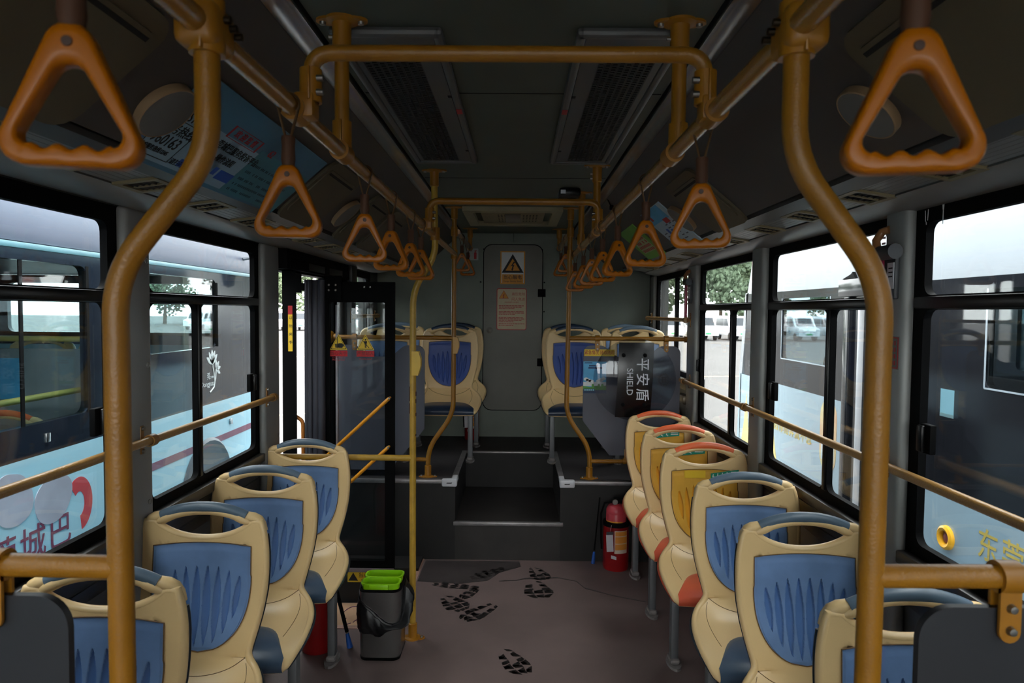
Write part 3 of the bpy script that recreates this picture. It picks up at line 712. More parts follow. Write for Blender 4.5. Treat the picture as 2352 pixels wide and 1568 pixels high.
# ================================================================= strap handles
def make_handle():
    o = bpy.data.objects.new('strap_handle', None); COL.objects.link(o)
    # local origin at rail axis
    m = MB()
    m.tube([(0.0195 * math.cos(t), 0.004 * math.sin(t * .5), 0.0195 * math.sin(t)) for t in [math.radians(a) for a in range(-40, 221, 20)]], 0.0055, 8, flat=0.35, up=(0, 1, 0))
    m.tube([(0.016, 0.003, -0.011), (0.004, 0, -0.062)], 0.0048, 8, flat=0.5, up=(0, 1, 0)); m.tube([(-0.016, -0.003, -0.011), (-0.004, 0, -0.062)], 0.0048, 8, flat=0.5, up=(0, 1, 0))
    obj('strap', m, STRAP, o)
    m = MB(); m.lathe([(0, -0.058), (0.0115, -0.058), (0.0125, -0.063), (0.0115, -0.075), (0.0125, -0.098), (0.0105, -0.112), (0, -0.112)], (0, 0, 0), 14); obj('sleeve', m, SLV, o)
    # handle: rounded triangle, depth 0.024
    N = 72; out = []; inn = []
    def tri(top, bw, zb, rt, rb):
        # rounded triangle polyline from three corner circles
        C = [(0, top - rt, rt), (bw - rb, zb + rb, rb), (-(bw - rb), zb + rb, rb)]
        pts = []
        def arc(c, a0, a1, n):
            for k in range(n + 1):
                a = a0 + (a1 - a0) * k / n; pts.append((c[0] + c[2] * math.cos(a), c[1] + c[2] * math.sin(a)))
        ang = math.atan2(C[0][1] - C[1][1], C[1][0] - C[0][0])
        th = math.pi / 2 - ang
        arc(C[0], math.pi - th, th, 14); arc(C[1], th, -math.pi / 2, 12)
        return pts, C, th
    o1, C, th = tri(-0.107, 0.0585, -0.2365, 0.021, 0.021)
    n1 = len(o1)
    i1 = []
    ii, C2, th2 = tri(-0.144, 0.0430, -0.2190, 0.015, 0.011)
    # resample both outlines (right half plus mirrored left along the bottom)
    def full(p):
        L = p + [(-x, z) for x, z in p[::-1] if False]
        right = [q for q in p if q[0] >= -1e-9]
        return right
    ro, ri = full(o1), full(ii)
    def resamp(p, n, bottom):
        P = p + [(0, bottom)]
        if P[0][0] > 1e-6: P = [(0, p[0][1] if False else max(q[1] for q in p))] + P
        d = [0]
        for a, b in zip(P[:-1], P[1:]): d.append(d[-1] + math.hypot(b[0] - a[0], b[1] - a[1]))
        outp = []
        for k in range(n + 1):
            t = d[-1] * k / n; j = 0
            while j < len(d) - 2 and d[j + 1] < t: j += 1
            q = (t - d[j]) / max(1e-9, d[j + 1] - d[j]); outp.append((P[j][0] + (P[j + 1][0] - P[j][0]) * q, P[j][1] + (P[j + 1][1] - P[j][1]) * q))
        return outp
    H = 40
    a = resamp(ro, H, -0.2365); b = resamp(ri, H, -0.2190)
    a = a + [(-x, z) for x, z in a[-2:0:-1]]; b = b + [(-x, z) for x, z in b[-2:0:-1]]
    b = [(x, z + (0.0028 * math.cos(x * 2 * math.pi / 0.022 + math.pi) if z < -0.2170 and abs(x) < 0.034 else 0)) for x, z in b]
    n = len(a); vs = []; sec = [(0.0, 0.6), (0.12, 0.95), (0.3, 1.0), (0.7, 1.0), (0.88, 0.95), (1.0, 0.6)]
    D = 0.0125
    for i in range(n):
        for t, w_ in sec: vs.append((a[i][0] + (b[i][0] - a[i][0]) * t, -D * w_, a[i][1] + (b[i][1] - a[i][1]) * t))
        for t, w_ in sec[::-1]: vs.append((a[i][0] + (b[i][0] - a[i][0]) * t, D * w_, a[i][1] + (b[i][1] - a[i][1]) * t))
    q = 12; fs = []
    for i in range(n):
        j = (i + 1) % n
        for k in range(q): fs.append((i * q + k, j * q + k, j * q + (k + 1) % q, i * q + (k + 1) % q))
    m = MB(); m.add(vs, fs); m.cyl((0, 0, -0.108), (0, 0, -0.12), 0.007, 10)
    hd = obj('handle', m, ORG, o, angle=60)
    m = MB(); m.lathe([(0, -0.0142), (0.0045, -0.014), (0.0052, -0.0115)], (0, 0, -0.126), 12, axis='Y'); obj('rivet', m, mat('dark_handle_rivet', (60, 32, 14), 0.5), hd)
    return o
H0 = make_handle()
ORDN = ['nearest', 'second', 'third', 'fourth', 'fifth', 'sixth', 'seventh', 'eighth']
def put_handles(x, ys, z, side, first, where, rots):
    for i, y in enumerate(ys):
        if side == 'left':
            lab = '%s orange strap handle from the front on the left overhead rail' % ORDN[i] if where == 'main' else '%s orange strap handle on the short raised left rear rail' % ['front', 'rear'][i]
        else:
            lab = '%s orange strap handle from the front on the right overhead rail' % ORDN[i] if where == 'main' else '%s orange strap handle on the short raised right rear rail' % ['front', 'rear'][i]
        lab = lab.replace('nearest orange strap handle from the front', 'big nearest orange strap handle, out of focus,')
        g = 'orange strap handles'
        xx = x + ([0.002, 0.003][side == 'right'] if i == 0 and where == 'main' else 0.008 if side == 'right' and i == 1 and where == 'main' else 0)
        if first and i == 0:
            o = H0; o.location = (xx, y, z); o.rotation_euler = (0, 0, rots[i])
        else: o = dup(H0, (xx, y, z), rots[i])
        tag(o, lab, 'strap handle', g)
put_handles(LX, [0.632, 1.225, 1.83, 2.21, 2.61, 2.88], RZL, 'left', True, 'main', [0.22, 0.1, 0.2, -0.2, -0.25, -0.15])
put_handles(RXX, [0.632, 1.37, 1.92, 2.46, 2.90, 3.32, 3.75, 4.30], RZL, 'right', False, 'main', [-0.2, -0.3, 0.1, 0.35, 0.25, -0.05, 0.2, -0.1])
put_handles(-0.395, [4.75, 5.30], 2.11, 'left', False, 'rear', [0.1, -0.1])
put_handles(0.325, [4.75, 5.30], 2.11, 'right', False, 'rear', [-0.1, 0.15])

# ================================================================= seats
def interp(tab, t):
    for i in range(len(tab) - 1):
        a, b = tab[i], tab[i + 1]
        if (a[0] - t) * (b[0] - t) <= 0 and a[0] != b[0]:
            q = (t - a[0]) / (b[0] - a[0]); return a[1] + (b[1] - a[1]) * q
    return tab[0][1] if abs(t - tab[0][0]) < abs(t - tab[-1][0]) else tab[-1][1]
def catmull(P, t):
    n = len(P) - 1; i = min(int(t * n), n - 1); u = t * n - i
    g = lambda k: Vector(P[min(max(k, 0), n)])
    p0, p1, p2, p3 = g(i - 1), g(i), g(i + 1), g(i + 2)
    return 0.5 * ((2 * p1) + (p2 - p0) * u + (2 * p0 - 5 * p1 + 4 * p2 - p3) * u * u + (3 * p1 - p0 - 3 * p2 + p3) * u ** 3)
HW = [(0.94, .174), (0.93, .179), (0.905, .187), (0.872, .194), (0.83, .198), (0.78, .199), (0.72, .196), (0.66, .187), (0.605, .174), (0.555, .160), (0.52, .152)]
YC = [(0.98, .012), (0.93, 0), (0.84, -.006), (0.74, -.015), (0.64, -.031), (0.56, -.046), (0.52, -.052)]
PC = [(-.052, .52), (-.070, .482), (-.100, .452), (-.145, .435), (-.21, .428), (-.30, .428), (-.360, .426), (-.395, .414), (-.408, .395), (-.405, .372)]
PE = [(.152, -.052, .52), (.185, -.080, .502), (.213, -.125, .484), (.229, -.18, .468), (.234, -.25, .449), (.230, -.32, .430), (.223, -.37, .414), (.215, -.395, .400), (.207, -.402, .388), (.200, -.398, .374)]
def ztop(s): return 0.872 + 0.054 * min(1.0, abs(s) / 0.86) ** 2.2
def back_at(x, z, off=0.0):
    hw = interp(HW, z); s = max(-1, min(1, x / hw)); y = interp(YC, z) - 0.010 * s * s
    return Vector((x, y - off, z - off * 0.08))
def pan_at(s, q):
    c = catmull([(0, a, b) for a, b in PC], q); e = catmull(PE, q); k = abs(s) ** 2.6
    return Vector((s * e.x, c.y + (e.y - c.y) * k, c.z + (e.z - c.z) * k))
def F(s, v):
    if v <= 1:
        zt = ztop(s); z = zt + (0.52 - zt) * v; hw = interp(HW, z); return back_at(s * hw, z)
    return pan_at(s, v - 1)
def Nrm(s, v):
    e = 0.01
    a = F(min(1, s + e), v) - F(max(-1, s - e), v); b = F(s, min(2, v + e)) - F(s, max(0, v - e))
    n_ = a.cross(b)
    if n_.length < 1e-9: return Vector((0, -1, 0))
    n_.normalize()
    return n_ if (n_.y - n_.z * -1 < 0 if v <= 1 else n_.z - n_.y > 0) else -n_
def seat_parts():
    P = {}
    NU, NV = 28, 56
    m = MB()
    def front(u, v):
        k = F(2 * u - 1, 2 * v)
        if 0.545 < k.z < 0.85:
            t = (0.862 - k.z) / 0.332
            w_ = 0.158 if t < 0.3 else 0.158 * math.sqrt(max(0, 1 - ((t - 0.3) / 0.7) ** 2.5))
            if abs(k.x) < w_ - 0.008: k = k + Vector((0, 0.013, 0))
        return k
    m.grid(front, 44, 84)
    def bk(u, v):
        s = 2 * u - 1; k = F(s, 2 * v); nn = Nrm(s * 0.999, 2 * v); return k - nn * 0.022
    m.grid(bk, NU, NV)
    # rolled rim all round
    rim = []
    K = 60
    def rp(s, v):
        return F(s, v) - Nrm(s * 0.995, v) * 0.011
    for i in range(1, K): rim.append(rp(-1, 2 * i / K))
    for i in range(0, 15): rim.append(rp(-1 + 2 * i / 14, 2))
    for i in range(K - 1, 0, -1): rim.append(rp(1, 2 * i / K))
    for i in range(0, 29): rim.append(rp(1 - 2 * i / 28, 0))
    for _ in range(4):
        n_ = len(rim); rim = [(rim[i - 1] + rim[i] * 2 + rim[(i + 1) % n_]) / 4 if (i < K - 1 or K + 14 < i < 2 * K + 13) else rim[i] for i in range(n_)]
    m.tube(rim, 0.0118, 10, closed=True)
    # handle arch rising from the shoulders
    arch_pts = []
    for i in range(25):
        t = -1 + 2 * i / 24; x = t * 0.150; z = 0.920 + 0.039 * (1 - abs(t) ** 2.4); arch_pts.append((x, 0.008 - 0.008 * abs(t) + (0.006 * max(0, abs(t) - 0.86) / 0.14), z))
    m.tube(arch_pts, [0.0135 if abs(-1 + 2 * i / 24) < 0.75 else 0.0150 - 0.004 * max(0, abs(-1 + 2 * i / 24) - 0.85) / 0.15 for i in range(25)], 12)
    # shoulder pads
    for s in (-1, 1): m.tube([(s * 0.135, 0.008, 0.943), (s * 0.155, 0.008, 0.938), (s * 0.171, 0.009, 0.930), (s * 0.181, 0.010, 0.917), (s * 0.187, 0.011, 0.895)], [0.015, 0.017, 0.0165, 0.0145, 0.0125], 12)
    # seam between backrest and seat
    def seam(s):
        ax = abs(s); return 1.02 + 0.14 * (1 - ax ** 1.7)
    m.tube([F(s, seam(s)) + Nrm(s, seam(s)) * 0.0002 for s in [-0.97 + 1.94 * i / 30 for i in range(31)]], 0.0013, 6, mi=1)
    for sg in (-1, 1): m.tube([F(sg * (0.90 - 0.22 * math.sin(i / 10 * 1.2)), 1.08 + 0.42 * i / 10) + Nrm(sg * .8, 1.2) * 0.0003 for i in range(11)], 0.001, 6, mi=1)
    P['seat_shell'] = m
    # insert panel with lens shaped grooves
    ZT, ZB = 0.862, 0.530
    def wp(t):
        return 0.158 * (1 - 0.02 * (1 - t)) if t < 0.3 else 0.158 * math.sqrt(max(0, 1 - ((t - 0.3) / 0.7) ** 2.5)) * (1 - 0.0 * t)
    lens = []
    for i in range(8):
        x = (i - 3.5) * 0.0345; e = abs(i - 3.5) / 3.5
        lens.append((x * (1.0), 0.788 - 0.028 * e ** 2, 0.548 + 0.085 * e ** 2.4, 0.0150 - 0.0035 * e))
    def pan(u, v):
        t = v ** 0.85; a = 2 * u - 1; z = ZT + (ZB - ZT) * t - 0.010 * a * a * (1 - t) ** 2; x = a * max(0.012, wp(t)) ; d = 0.0022 if 0.02 < u < 0.98 and 0.03 < v < 0.97 else 0.0004
        z0 = z
        for lx, zt_, zb_, lw in lens:
            if zb_ < z0 < zt_:
                q = (z0 - zb_) / (zt_ - zb_); cx = lx * (0.86 + 0.14 * q); ww = lw * math.sin(math.pi * q) ** 0.75
                dd = (x - cx) / max(ww, 1e-4)
                if abs(dd) < 1: d -= 0.0085 * (1 - dd ** 4) * (0.7 + 0.4 * dd) 
        p_ = back_at(x, z, d); return p_
    m = MB(); m.grid(pan, 150, 70)
    for k_, f_ in enumerate(m.f):   # pale ribs, deeper colour down in the grooves
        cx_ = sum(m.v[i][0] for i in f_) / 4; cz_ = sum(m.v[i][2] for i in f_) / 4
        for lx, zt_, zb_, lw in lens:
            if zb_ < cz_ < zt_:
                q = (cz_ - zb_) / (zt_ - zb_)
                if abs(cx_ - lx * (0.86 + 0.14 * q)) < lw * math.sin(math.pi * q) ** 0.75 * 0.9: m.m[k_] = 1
    P['back_panel'] = m
    m = MB(); ol = [back_at(x, z, 0.0018) for x, z in
                    [(-wp(i / 40) if i < 40 else 0.0, ZT + (ZB - ZT) * i / 40 - 0.010 * (1 - i / 40) ** 2) for i in range(41)] + [(wp(i / 40), ZT + (ZB - ZT) * i / 40 - 0.010 * (1 - i / 40) ** 2) for i in range(39, -1, -1)] + [(wp(0) * (1 - i / 10), ZT - 0.010 * (1 - i / 10) ** 2) for i in range(1, 20)]]
    m.tube(ol, 0.0016, 6, closed=True); P['panel_seam'] = m
    # grip
    m = MB(); gp = []
    for i in range(25):
        t = -1 + 2 * i / 24; x = t * 0.134; gp.append((x, 0.004, 0.942 + 0.030 * (1 - abs(t) ** 2.2)))
    m.tube(gp, [0.0175] * 25, 14, flat=0.82, up=(0, 0, 1)); P['grip'] = m
    # seat pad
    def pad(u, v):
        a = 2 * u - 1; qs = 0.40 + 0.30 * abs(a) ** 3.2; q = qs + (1 - qs) * v
        c = catmull([(0, x, y) for x, y in PC], q); e = catmull(PE, q); xx = a * (0.203 + 0.002 * v); s = xx / e.x
        p_ = pan_at(s, q); nn = Nrm(s * .9, 1 + min(q, 0.999)); return p_ + nn * (0.004 if v > 0.02 else 0.0)
    m = MB(); m.grid(pad, 24, 30); P['seat_pad'] = m
    # dark backing shell
    def bs(u, v, off):
        s = (2 * u - 1); vv = 0.10 + 1.86 * v; k = F(s, vv); nn = Nrm(s * 0.99, vv); r_ = k - nn * off; r_.x *= 1.004; return r_
    m = MB(); m.grid(lambda u, v: bs(u, v, 0.018), 20, 40); m.grid(lambda u, v: bs(u, v, 0.034), 20, 40)
    for s in (0, 1):
        m.tube([tuple(Vector(bs(s, i / 40, 0.026)) ) for i in range(41)], 0.0085, 8)
    P['backing_shell'] = m
    return P
SP = seat_parts(); SM = {}
for key, mb in SP.items():
    SM[key] = (mb.v, mb.f, mb.m)
VAR = {'blue': dict(back_panel=BLUEP, grip=GRIPB, seat_pad=CUSHB, backing_shell=BACKSH),
       'deep': dict(back_panel=BLUED, grip=GRIPD, seat_pad=mat('navy_seat_pad', (36, 52, 74), 0.35), backing_shell=BACKSH),
       'orange': dict(back_panel=YELP, grip=GRIPO, seat_pad=CUSHO, backing_shell=BACKSO)}
MESHC = {}
def seat_mesh(key, var):
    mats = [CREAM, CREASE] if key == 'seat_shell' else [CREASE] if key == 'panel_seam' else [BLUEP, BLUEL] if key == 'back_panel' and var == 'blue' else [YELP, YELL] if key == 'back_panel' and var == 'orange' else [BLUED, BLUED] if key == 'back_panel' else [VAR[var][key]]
    kk = (key, mats[0].name)
    if kk not in MESHC:
        b = MB(); b.v, b.f, b.m = [list(x) for x in SM[key]]; MESHC[kk] = b.mesh(key, mats, True, 50)
    return MESHC[kk]
LEGC = {}
def seat(x, y, z, var, aisle, label, group, sticker=None):
    o = thing('bus_seat', label, 'seat', (x, y, z), group)
    def ch(name, me, par):
        c = bpy.data.objects.new(name, me); COL.objects.link(c); c.parent = par; return c
    sh = ch('seat_shell', seat_mesh('seat_shell', var), o)
    bp = ch('back_panel', seat_mesh('back_panel', var), o); ch('panel_seam', seat_mesh('panel_seam', var), bp)
    ch('grip', seat_mesh('grip', var), o); ch('seat_pad', seat_mesh('seat_pad', var), o); ch('backing_shell', seat_mesh('backing_shell', var), o)
    if aisle not in LEGC:
        lx = aisle * 0.165
        a = MB(); a.box((lx - 0.017, -0.185, 0.02), (lx + 0.017, -0.135, 0.385), 0.005); a = a.mesh('leg', LEGM)
        b = MB(); b.prism([(lx + 0.032 * math.cos(t) + 0.0, -0.16 + 0.062 * math.sin(t) * (1 if math.sin(t) > 0 else 1.25), 0.0) for t in [i * math.pi / 10 for i in range(20)]], (0, 0, 0.012))
        b.box((lx - 0.022, -0.20, 0.01), (lx + 0.022, -0.12, 0.035), 0.01); b = b.mesh('foot', FOOT)
        c = MB()
        xe = -aisle * 0.215
        for yy in (-0.10, -0.28): c.box((min(lx - 0.02 * aisle, xe), yy - 0.018, 0.365), (max(lx + 0.02 * aisle, xe), yy + 0.018, 0.392), 0.004)
        c.box((lx - 0.022, -0.34, 0.37), (lx + 0.022, -0.06, 0.40), 0.004); c = c.mesh('under_frame', BLK)
        LEGC[aisle] = (a, b, c)
    a, b, c = LEGC[aisle]
    lg = ch('leg', a, o); ch('foot', b, lg); ch('under_frame', c, o)
    if sticker:
        sx, sw = sticker
        m = MB(); m.grid(lambda u, v: tuple(back_at(sx + (u - .5) * sw, 0.838 + (v - .5) * 0.030 + (u - .5) * 0.02, 0.0045)), 8, 2)
        m.grid(lambda u, v: tuple(back_at(sx + (u - .5) * sw, 0.838 + (v - .5) * 0.030 + (u - .5) * 0.02, 0.0052) + Vector((0, 0.0012, 0))), 8, 2)
        q = bpy.data.objects.new('priority_sticker', m.mesh('priority_sticker', GREENS)); COL.objects.link(q); q.parent = o; q['label'] = 'green sticker with white seated figures'
        m = MB()
        for k in range(4):
            cx = sx - sw * 0.40 + k * sw * 0.165; zc = 0.838 + ((cx - sx) / sw) * 0.02
            def bp_(a, b_): 
                p_ = back_at(cx + a, zc + b_, 0.0062); return (p_.x, p_.y, p_.z)
            m.lathe([(0, -0.0005), (0.0025, -0.0004), (0.0025, 0.0004)], bp_(-0.002, 0.0085), 8, axis='Y')
            m.prism([bp_(-0.005, 0.005), bp_(-0.0065, -0.004), bp_(0.004, -0.0045), bp_(0.004, -0.010), bp_(0.007, -0.010), bp_(0.0065, -0.001), bp_(-0.001, -0.0008), bp_(0.0, 0.005)], (0, 0.0006, 0))
        for r_ in range(2):
            cx = sx + sw * 0.34; zc = 0.844 + 0.007 - r_ * 0.009
            p_ = back_at(cx, zc, 0.006); m.box((p_.x - sw * .12, p_.y, p_.z - 0.0022), (p_.x + sw * .12, p_.y + 0.0006, p_.z + 0.0022))
        q2 = bpy.data.objects.new('sticker_print', m.mesh('sticker_print', WHITE)); COL.objects.link(q2); q2.parent = q
    return o
GL = 'seats of the left column'; GR = 'seats of the right column'
for y, lab in ((1.60, 'blue seat at the lower left corner behind the black partition'), (2.13, 'second blue seat from the front in the left column'), (2.65, 'third blue seat from the front in the left column'), (3.205, 'furthest blue seat of the left column, beside the litter bin')):
    seat(-0.992 if y < 3 else -1.0, y, 0, 'blue', 1, lab, GL)
seat(0.885, 1.515, 0.0, 'blue', -1, 'blue seat at the lower right corner behind the black partition', GR)
seat(0.888, 2.09, 0.0, 'blue', -1, 'second blue seat from the front in the right column', GR)
seat(0.885, 2.62, 0.0, 'blue', -1, 'blue seat just in front of the orange priority seats', GR)
yq = seat(0.888, 3.22, 0, 'orange', -1, 'orange and yellow priority seat nearest the camera', GR, (0.095, 0.13))
m = MB(); m.grid(lambda u, v: tuple(Vector(yq.location) + back_at(-0.045 + (u - .5) * .10, 0.838 + (v - .5) * .034, 0.0045)), 6, 2); m.grid(lambda u, v: tuple(Vector(yq.location) + back_at(-0.045 + (u - .5) * .10, 0.838 + (v - .5) * .034, 0.0035)), 6, 2); obj('yellow_patch', m, YELS, yq, 'plain bright yellow sticker patch')
seat(0.888, 3.73, 0, 'orange', -1, 'middle orange and yellow priority seat', GR, (0.04, 0.20))
seat(0.888, 4.26, 0, 'orange', -1, 'furthest orange and yellow priority seat by the platform', GR, (0.03, 0.19))
o = bpy.data.objects.get('bus_seat.007')
GB = 'seats on the rear platform'
for x, y, var, ai, lab in ((-0.505, 5.06, 'deep', 1, 'deep blue aisle seat on the rear platform, left front'), (-0.976, 5.06, 'blue', 1, 'blue window seat on the rear platform behind the left partition'),
                           (-0.495, 5.62, 'deep', 1, 'left aisle seat of the last row against the rear wall'), (-0.966, 5.62, 'blue', 1, 'left window seat of the last row against the rear wall'),
                           (0.416, 5.06, 'deep', -1, 'deep blue aisle seat on the rear platform behind the right pole'), (0.887, 5.06, 'blue', -1, 'blue window seat on the rear platform behind the round shield'),
                           (0.405, 5.62, 'deep', -1, 'right aisle seat of the last row against the rear wall'), (0.876, 5.62, 'blue', -1, 'right window seat of the last row against the rear wall')):
    seat(x, y, ZP, var, ai, lab, GB)
#PART2
# ================================================================= ceiling fittings
for s, lab, xi, xo in ((-1, 'left long return air grille in the ceiling', -0.185, -0.455), (1, 'right long return air grille in the ceiling', 0.132, 0.395)):
    o = thing('ceiling_air_grille', lab, 'air grille', ((xi + xo) / 2, 2.33, 2.267), 'ceiling return air grilles')
    y0, y1 = 1.63, 3.04; mx = (xi + xo) / 2; hw = abs(xi - xo) / 2; hy = (y1 - y0) / 2; ym = (y0 + y1) / 2
    m = MB()
    a0, a1 = min(xi, xo), max(xi, xo)
    for (b0, b1) in (((a0, y0), (a1, y0 + 0.03)), ((a0, y1 - 0.03), (a1, y1)), ((a0, y0), (a0 + 0.025, y1)), ((a1 - 0.025, y0), (a1, y1))):
        m.box((b0[0], b0[1], 2.246), (b1[0], b1[1], 2.269), 0.010)
    obj('outer_frame', m, mat('grey_grille_frame', (88, 88, 86), 0.4), o)
    mi0, mi1 = (mx - 0.07, mx + 0.07) if s < 0 else (mx - 0.07, mx + 0.07)
    mi0, mi1 = (-0.415, -0.262) if s < 0 else (0.205, 0.352)
    m = MB()
    m.box((a0 + .025, y0 + .03, 2.252), (mi0, y1 - .03, 2.258)); m.box((mi1, y0 + .03, 2.252), (a1 - .025, y1 - .03, 2.258)); m.box((mi0, y0 + .03, 2.252), (mi1, y0 + 0.12, 2.258)); m.box((mi0, y1 - .05, 2.252), (mi1, y1 - .03, 2.258))
    for yy in (2.1, 2.8): m.box((xi - s * -0.03 - 0.006, yy, 2.2505), (xi - s * -0.03 + 0.006, yy + 0.02, 2.253), 0.002, mi=1)
    obj('cover_plate', m, [mat('grey_grille_plate', (80, 80, 77), 0.45), DARKV], o)
    m = MB(); nx = 8; ny = 64
    # perforated sheet: strips leaving staggered slots
    pw = (mi1 - mi0) / nx; ph = (y1 - .05 - y0 - 0.12) / ny
    for i in range(nx + 1):
        xx = mi0 + i * pw; m.box((xx - pw * 0.16, y0 + 0.12, 2.253), (xx + pw * 0.16, y1 - 0.05, 2.256))
    for j in range(ny + 1):
        yy = y0 + 0.12 + j * ph
        for i in range(nx):
            sh = (i % 2) * ph * 0.5
            m.box((mi0 + i * pw, yy + sh - ph * 0.2, 2.253), (mi0 + (i + 1) * pw, yy + sh + ph * 0.2, 2.256))
    obj('perforated_sheet', m, mat('dark_perforated_sheet', (34, 34, 32), 0.5), o, smooth=False)
    m = MB(); m.box((a0 + .02, y0 + .02, 2.2655), (a1 - .02, y1 - .02, 2.2675)); obj('duct_recess', m, DARKV, o)
    m = MB(); m.box((xi - s * -0.012 - 0.009, 2.22, 2.2452), (xi - s * -0.012 + 0.009, 2.27, 2.2465)); obj('warning_label', m, REDI, o)
o = thing('roof_hatch', 'beige roof hatch surround at the rear of the ceiling', 'hatch', (-0.045, 4.77, 2.267))
m = MB(); m.frame((0, 0, 2.238), X_, Y_, Z_, (-0.365, 4.38, 0.28, 5.16), (-0.30, 4.46, 0.215, 5.08), 0.03, 0.029); obj('surround', m, mat('pale_beige_hatch_frame', (150, 138, 106), 0.5), o)
m = MB(); m.box((-0.255, 4.50, 2.245), (0.17, 5.04, 2.256), 0.006); obj('inner_panel', m, BEIGE, o)
m = MB()
for sx in (-0.125, 0.045):
    for i in range(5):
        for j in range(5): m.box((sx + i * 0.022 - 0.02, 4.60 + j * 0.075, 2.2445), (sx + i * 0.022 - 0.01, 4.63 + j * 0.075, 2.2455))
obj('pierced_holes', m, DARKV, o, smooth=False)
m = MB(); m.box((-0.095, 4.56, 2.243), (0.01, 5.0, 2.2455), 0.002); obj('centre_lens', m, mat('smoky_lens', (70, 68, 64), 0.3), o)
o = thing('dome_camera', 'small black ceiling camera beside the rear arched bar', 'camera', (0.27, 3.80, 2.267))
m = MB(); m.box((0.215, 3.70, 2.225), (0.33, 3.90, 2.267), 0.012); obj('housing', m, BLKG, o)
m = MB(); m.lathe([(0.034, 0), (0.032, -0.012), (0.02, -0.026), (0, -0.031)], (0.288, 3.82, 2.227), 20); obj('lens_dome', m, BLKG, o)
m = MB(); m.box((0.222, 3.698, 2.235), (0.248, 3.70, 2.255)); obj('white_label', m, WHITEP, o)

# --- louvred vents on the duct strip
def make_vent(L=0.135, W=0.118):
    o = bpy.data.objects.new('air_vent', None); COL.objects.link(o)
    m = MB(); m.frame((0, 0, -0.006), Y_, X_, Z_, (-L / 2, -W / 2, L / 2, W / 2), (-L / 2 + .016, -W / 2 + .016, L / 2 - .016, W / 2 - .016), 0.006, 0.008)
    obj('frame', m, BEIGE, o)
    m = MB(); m.box((-W / 2 + .02, -0.0025, -0.0055), (W / 2 - .016, 0.0025, -0.0005)); obj('divider', m, BEIGE, o)
    m = MB()
    for sy in (-1, 1):
        for i in range(4):
            x = -W / 2 + 0.032 + i * 0.0165; yy = sy * (L / 4 - .009)
            m.prism([(x, yy - L / 4 + .014, -0.005), (x + 0.004, yy - L / 4 + .014, -0.0002), (x + 0.0055, yy - L / 4 + .014, -0.0002), (x + 0.0015, yy - L / 4 + .014, -0.005)], (0, L / 2 - .03, 0))
    obj('louvre', m, mat('dark_louvre', (40, 37, 30), 0.5), o, smooth=False)
    m = MB(); m.box((-W / 2 + .008, -L / 2 + .008, 0.0), (W / 2 - .008, L / 2 - .008, 0.0008)); obj('recess', m, DARKV, o)
    return o
V0 = make_vent(); first = True
LV = [1.20, 1.52, 1.815, 2.17, 2.53, 2.86, 3.20, 3.53, 3.87, 4.22, 4.55, 4.9]
RV = [1.2, 1.56, 1.92, 2.30, 2.67, 3.08, 3.42, 3.83, 4.19, 4.6, 4.98]
for side, ys, x, z, ry in (('left', LV, -0.982, 1.9275, -0.128), ('right', RV, 0.954, 1.9275, 0.148)):
    for i, y in enumerate(ys):
        lab = 'beige louvred air vent, number %s from the front on the %s duct strip' % (['one', 'two', 'three', 'four', 'five', 'six', 'seven', 'eight', 'nine', 'ten', 'eleven', 'twelve'][i], side)
        if first: o = V0; first = False
        else: o = dup(V0)
        o.location = (x, y, z); o.rotation_euler = (0, ry, 0); tag(o, lab, 'air vent', 'louvred air vents')

# --- cove fittings: local axes on the slanted cove
def cove(side):
    if side == 'left': return Vector((-0.859, 0, 1.935)), Vector((0, 1, 0)), Vector((0.757, 0, 0.654)), -1
    return Vector((0.826, 0, 1.935)), Vector((0, -1, 0)), Vector((-0.770, 0, 0.638)), 1
def cpt(side, y, h):
    P, U, V, s = cove(side); return P + V * h + Vector((0, y, 0))
def hatch(side, y0, y1, lab, near=False):
    P, U, V, s = cove(side); ym = (y0 + y1) / 2; L = y1 - y0
    C_ = cpt(side, ym, 0.145); o = thing('locker_hatch', lab, 'hatch', C_, 'beige locker hatches in the coves')
    m = MB(); slab(m, C_, U, V, L, 0.29, -0.004, 0.007, 0, 0.05); obj('surround', m, HATCH, o)
    m = MB(); slab(m, C_, U, V, L - 0.05, 0.215, 0.007, 0.011, 0, 0.02); obj('hatch_door', m, HATCH, o)
    m = MB(); slab(m, C_ + V * 0.092, U, V, L - 0.08, 0.010, 0.0105, 0.0118); obj('slot', m, DARKV, o, smooth=False)
    m = MB()
    for k in (-1, 1): slab(m, C_ + V * -0.05 + U * (k * L * 0.22), V, U, 0.030, 0.012, 0.0105, 0.0125, 0, 0.005)
    obj('catch_hole', m, DARKV, o)
    m = MB()
    for k in (-1, 1): slab(m, C_ + V * -0.05 + U * (k * L * 0.22), V, U, 0.012, 0.009, 0.012, 0.0145, 0, 0.003)
    obj('catch', m, mat('red_catch', (190, 70, 40), 0.4), o)
hatch('left', 0.72, 1.285, 'large beige locker hatch above the nearest left strap handle')
hatch('left', 2.40, 2.80, 'beige locker hatch beyond the blue advert on the left cove')
hatch('left', 3.11, 3.50, 'beige locker hatch over the rear doorway on the left cove')
hatch('left', 3.56, 3.98, 'furthest beige locker hatch on the left cove')
hatch('right', 0.72, 1.33, 'large beige locker hatch above the nearest right strap handle')
hatch('right', 2.46, 2.87, 'beige locker hatch behind the second right strap handle')
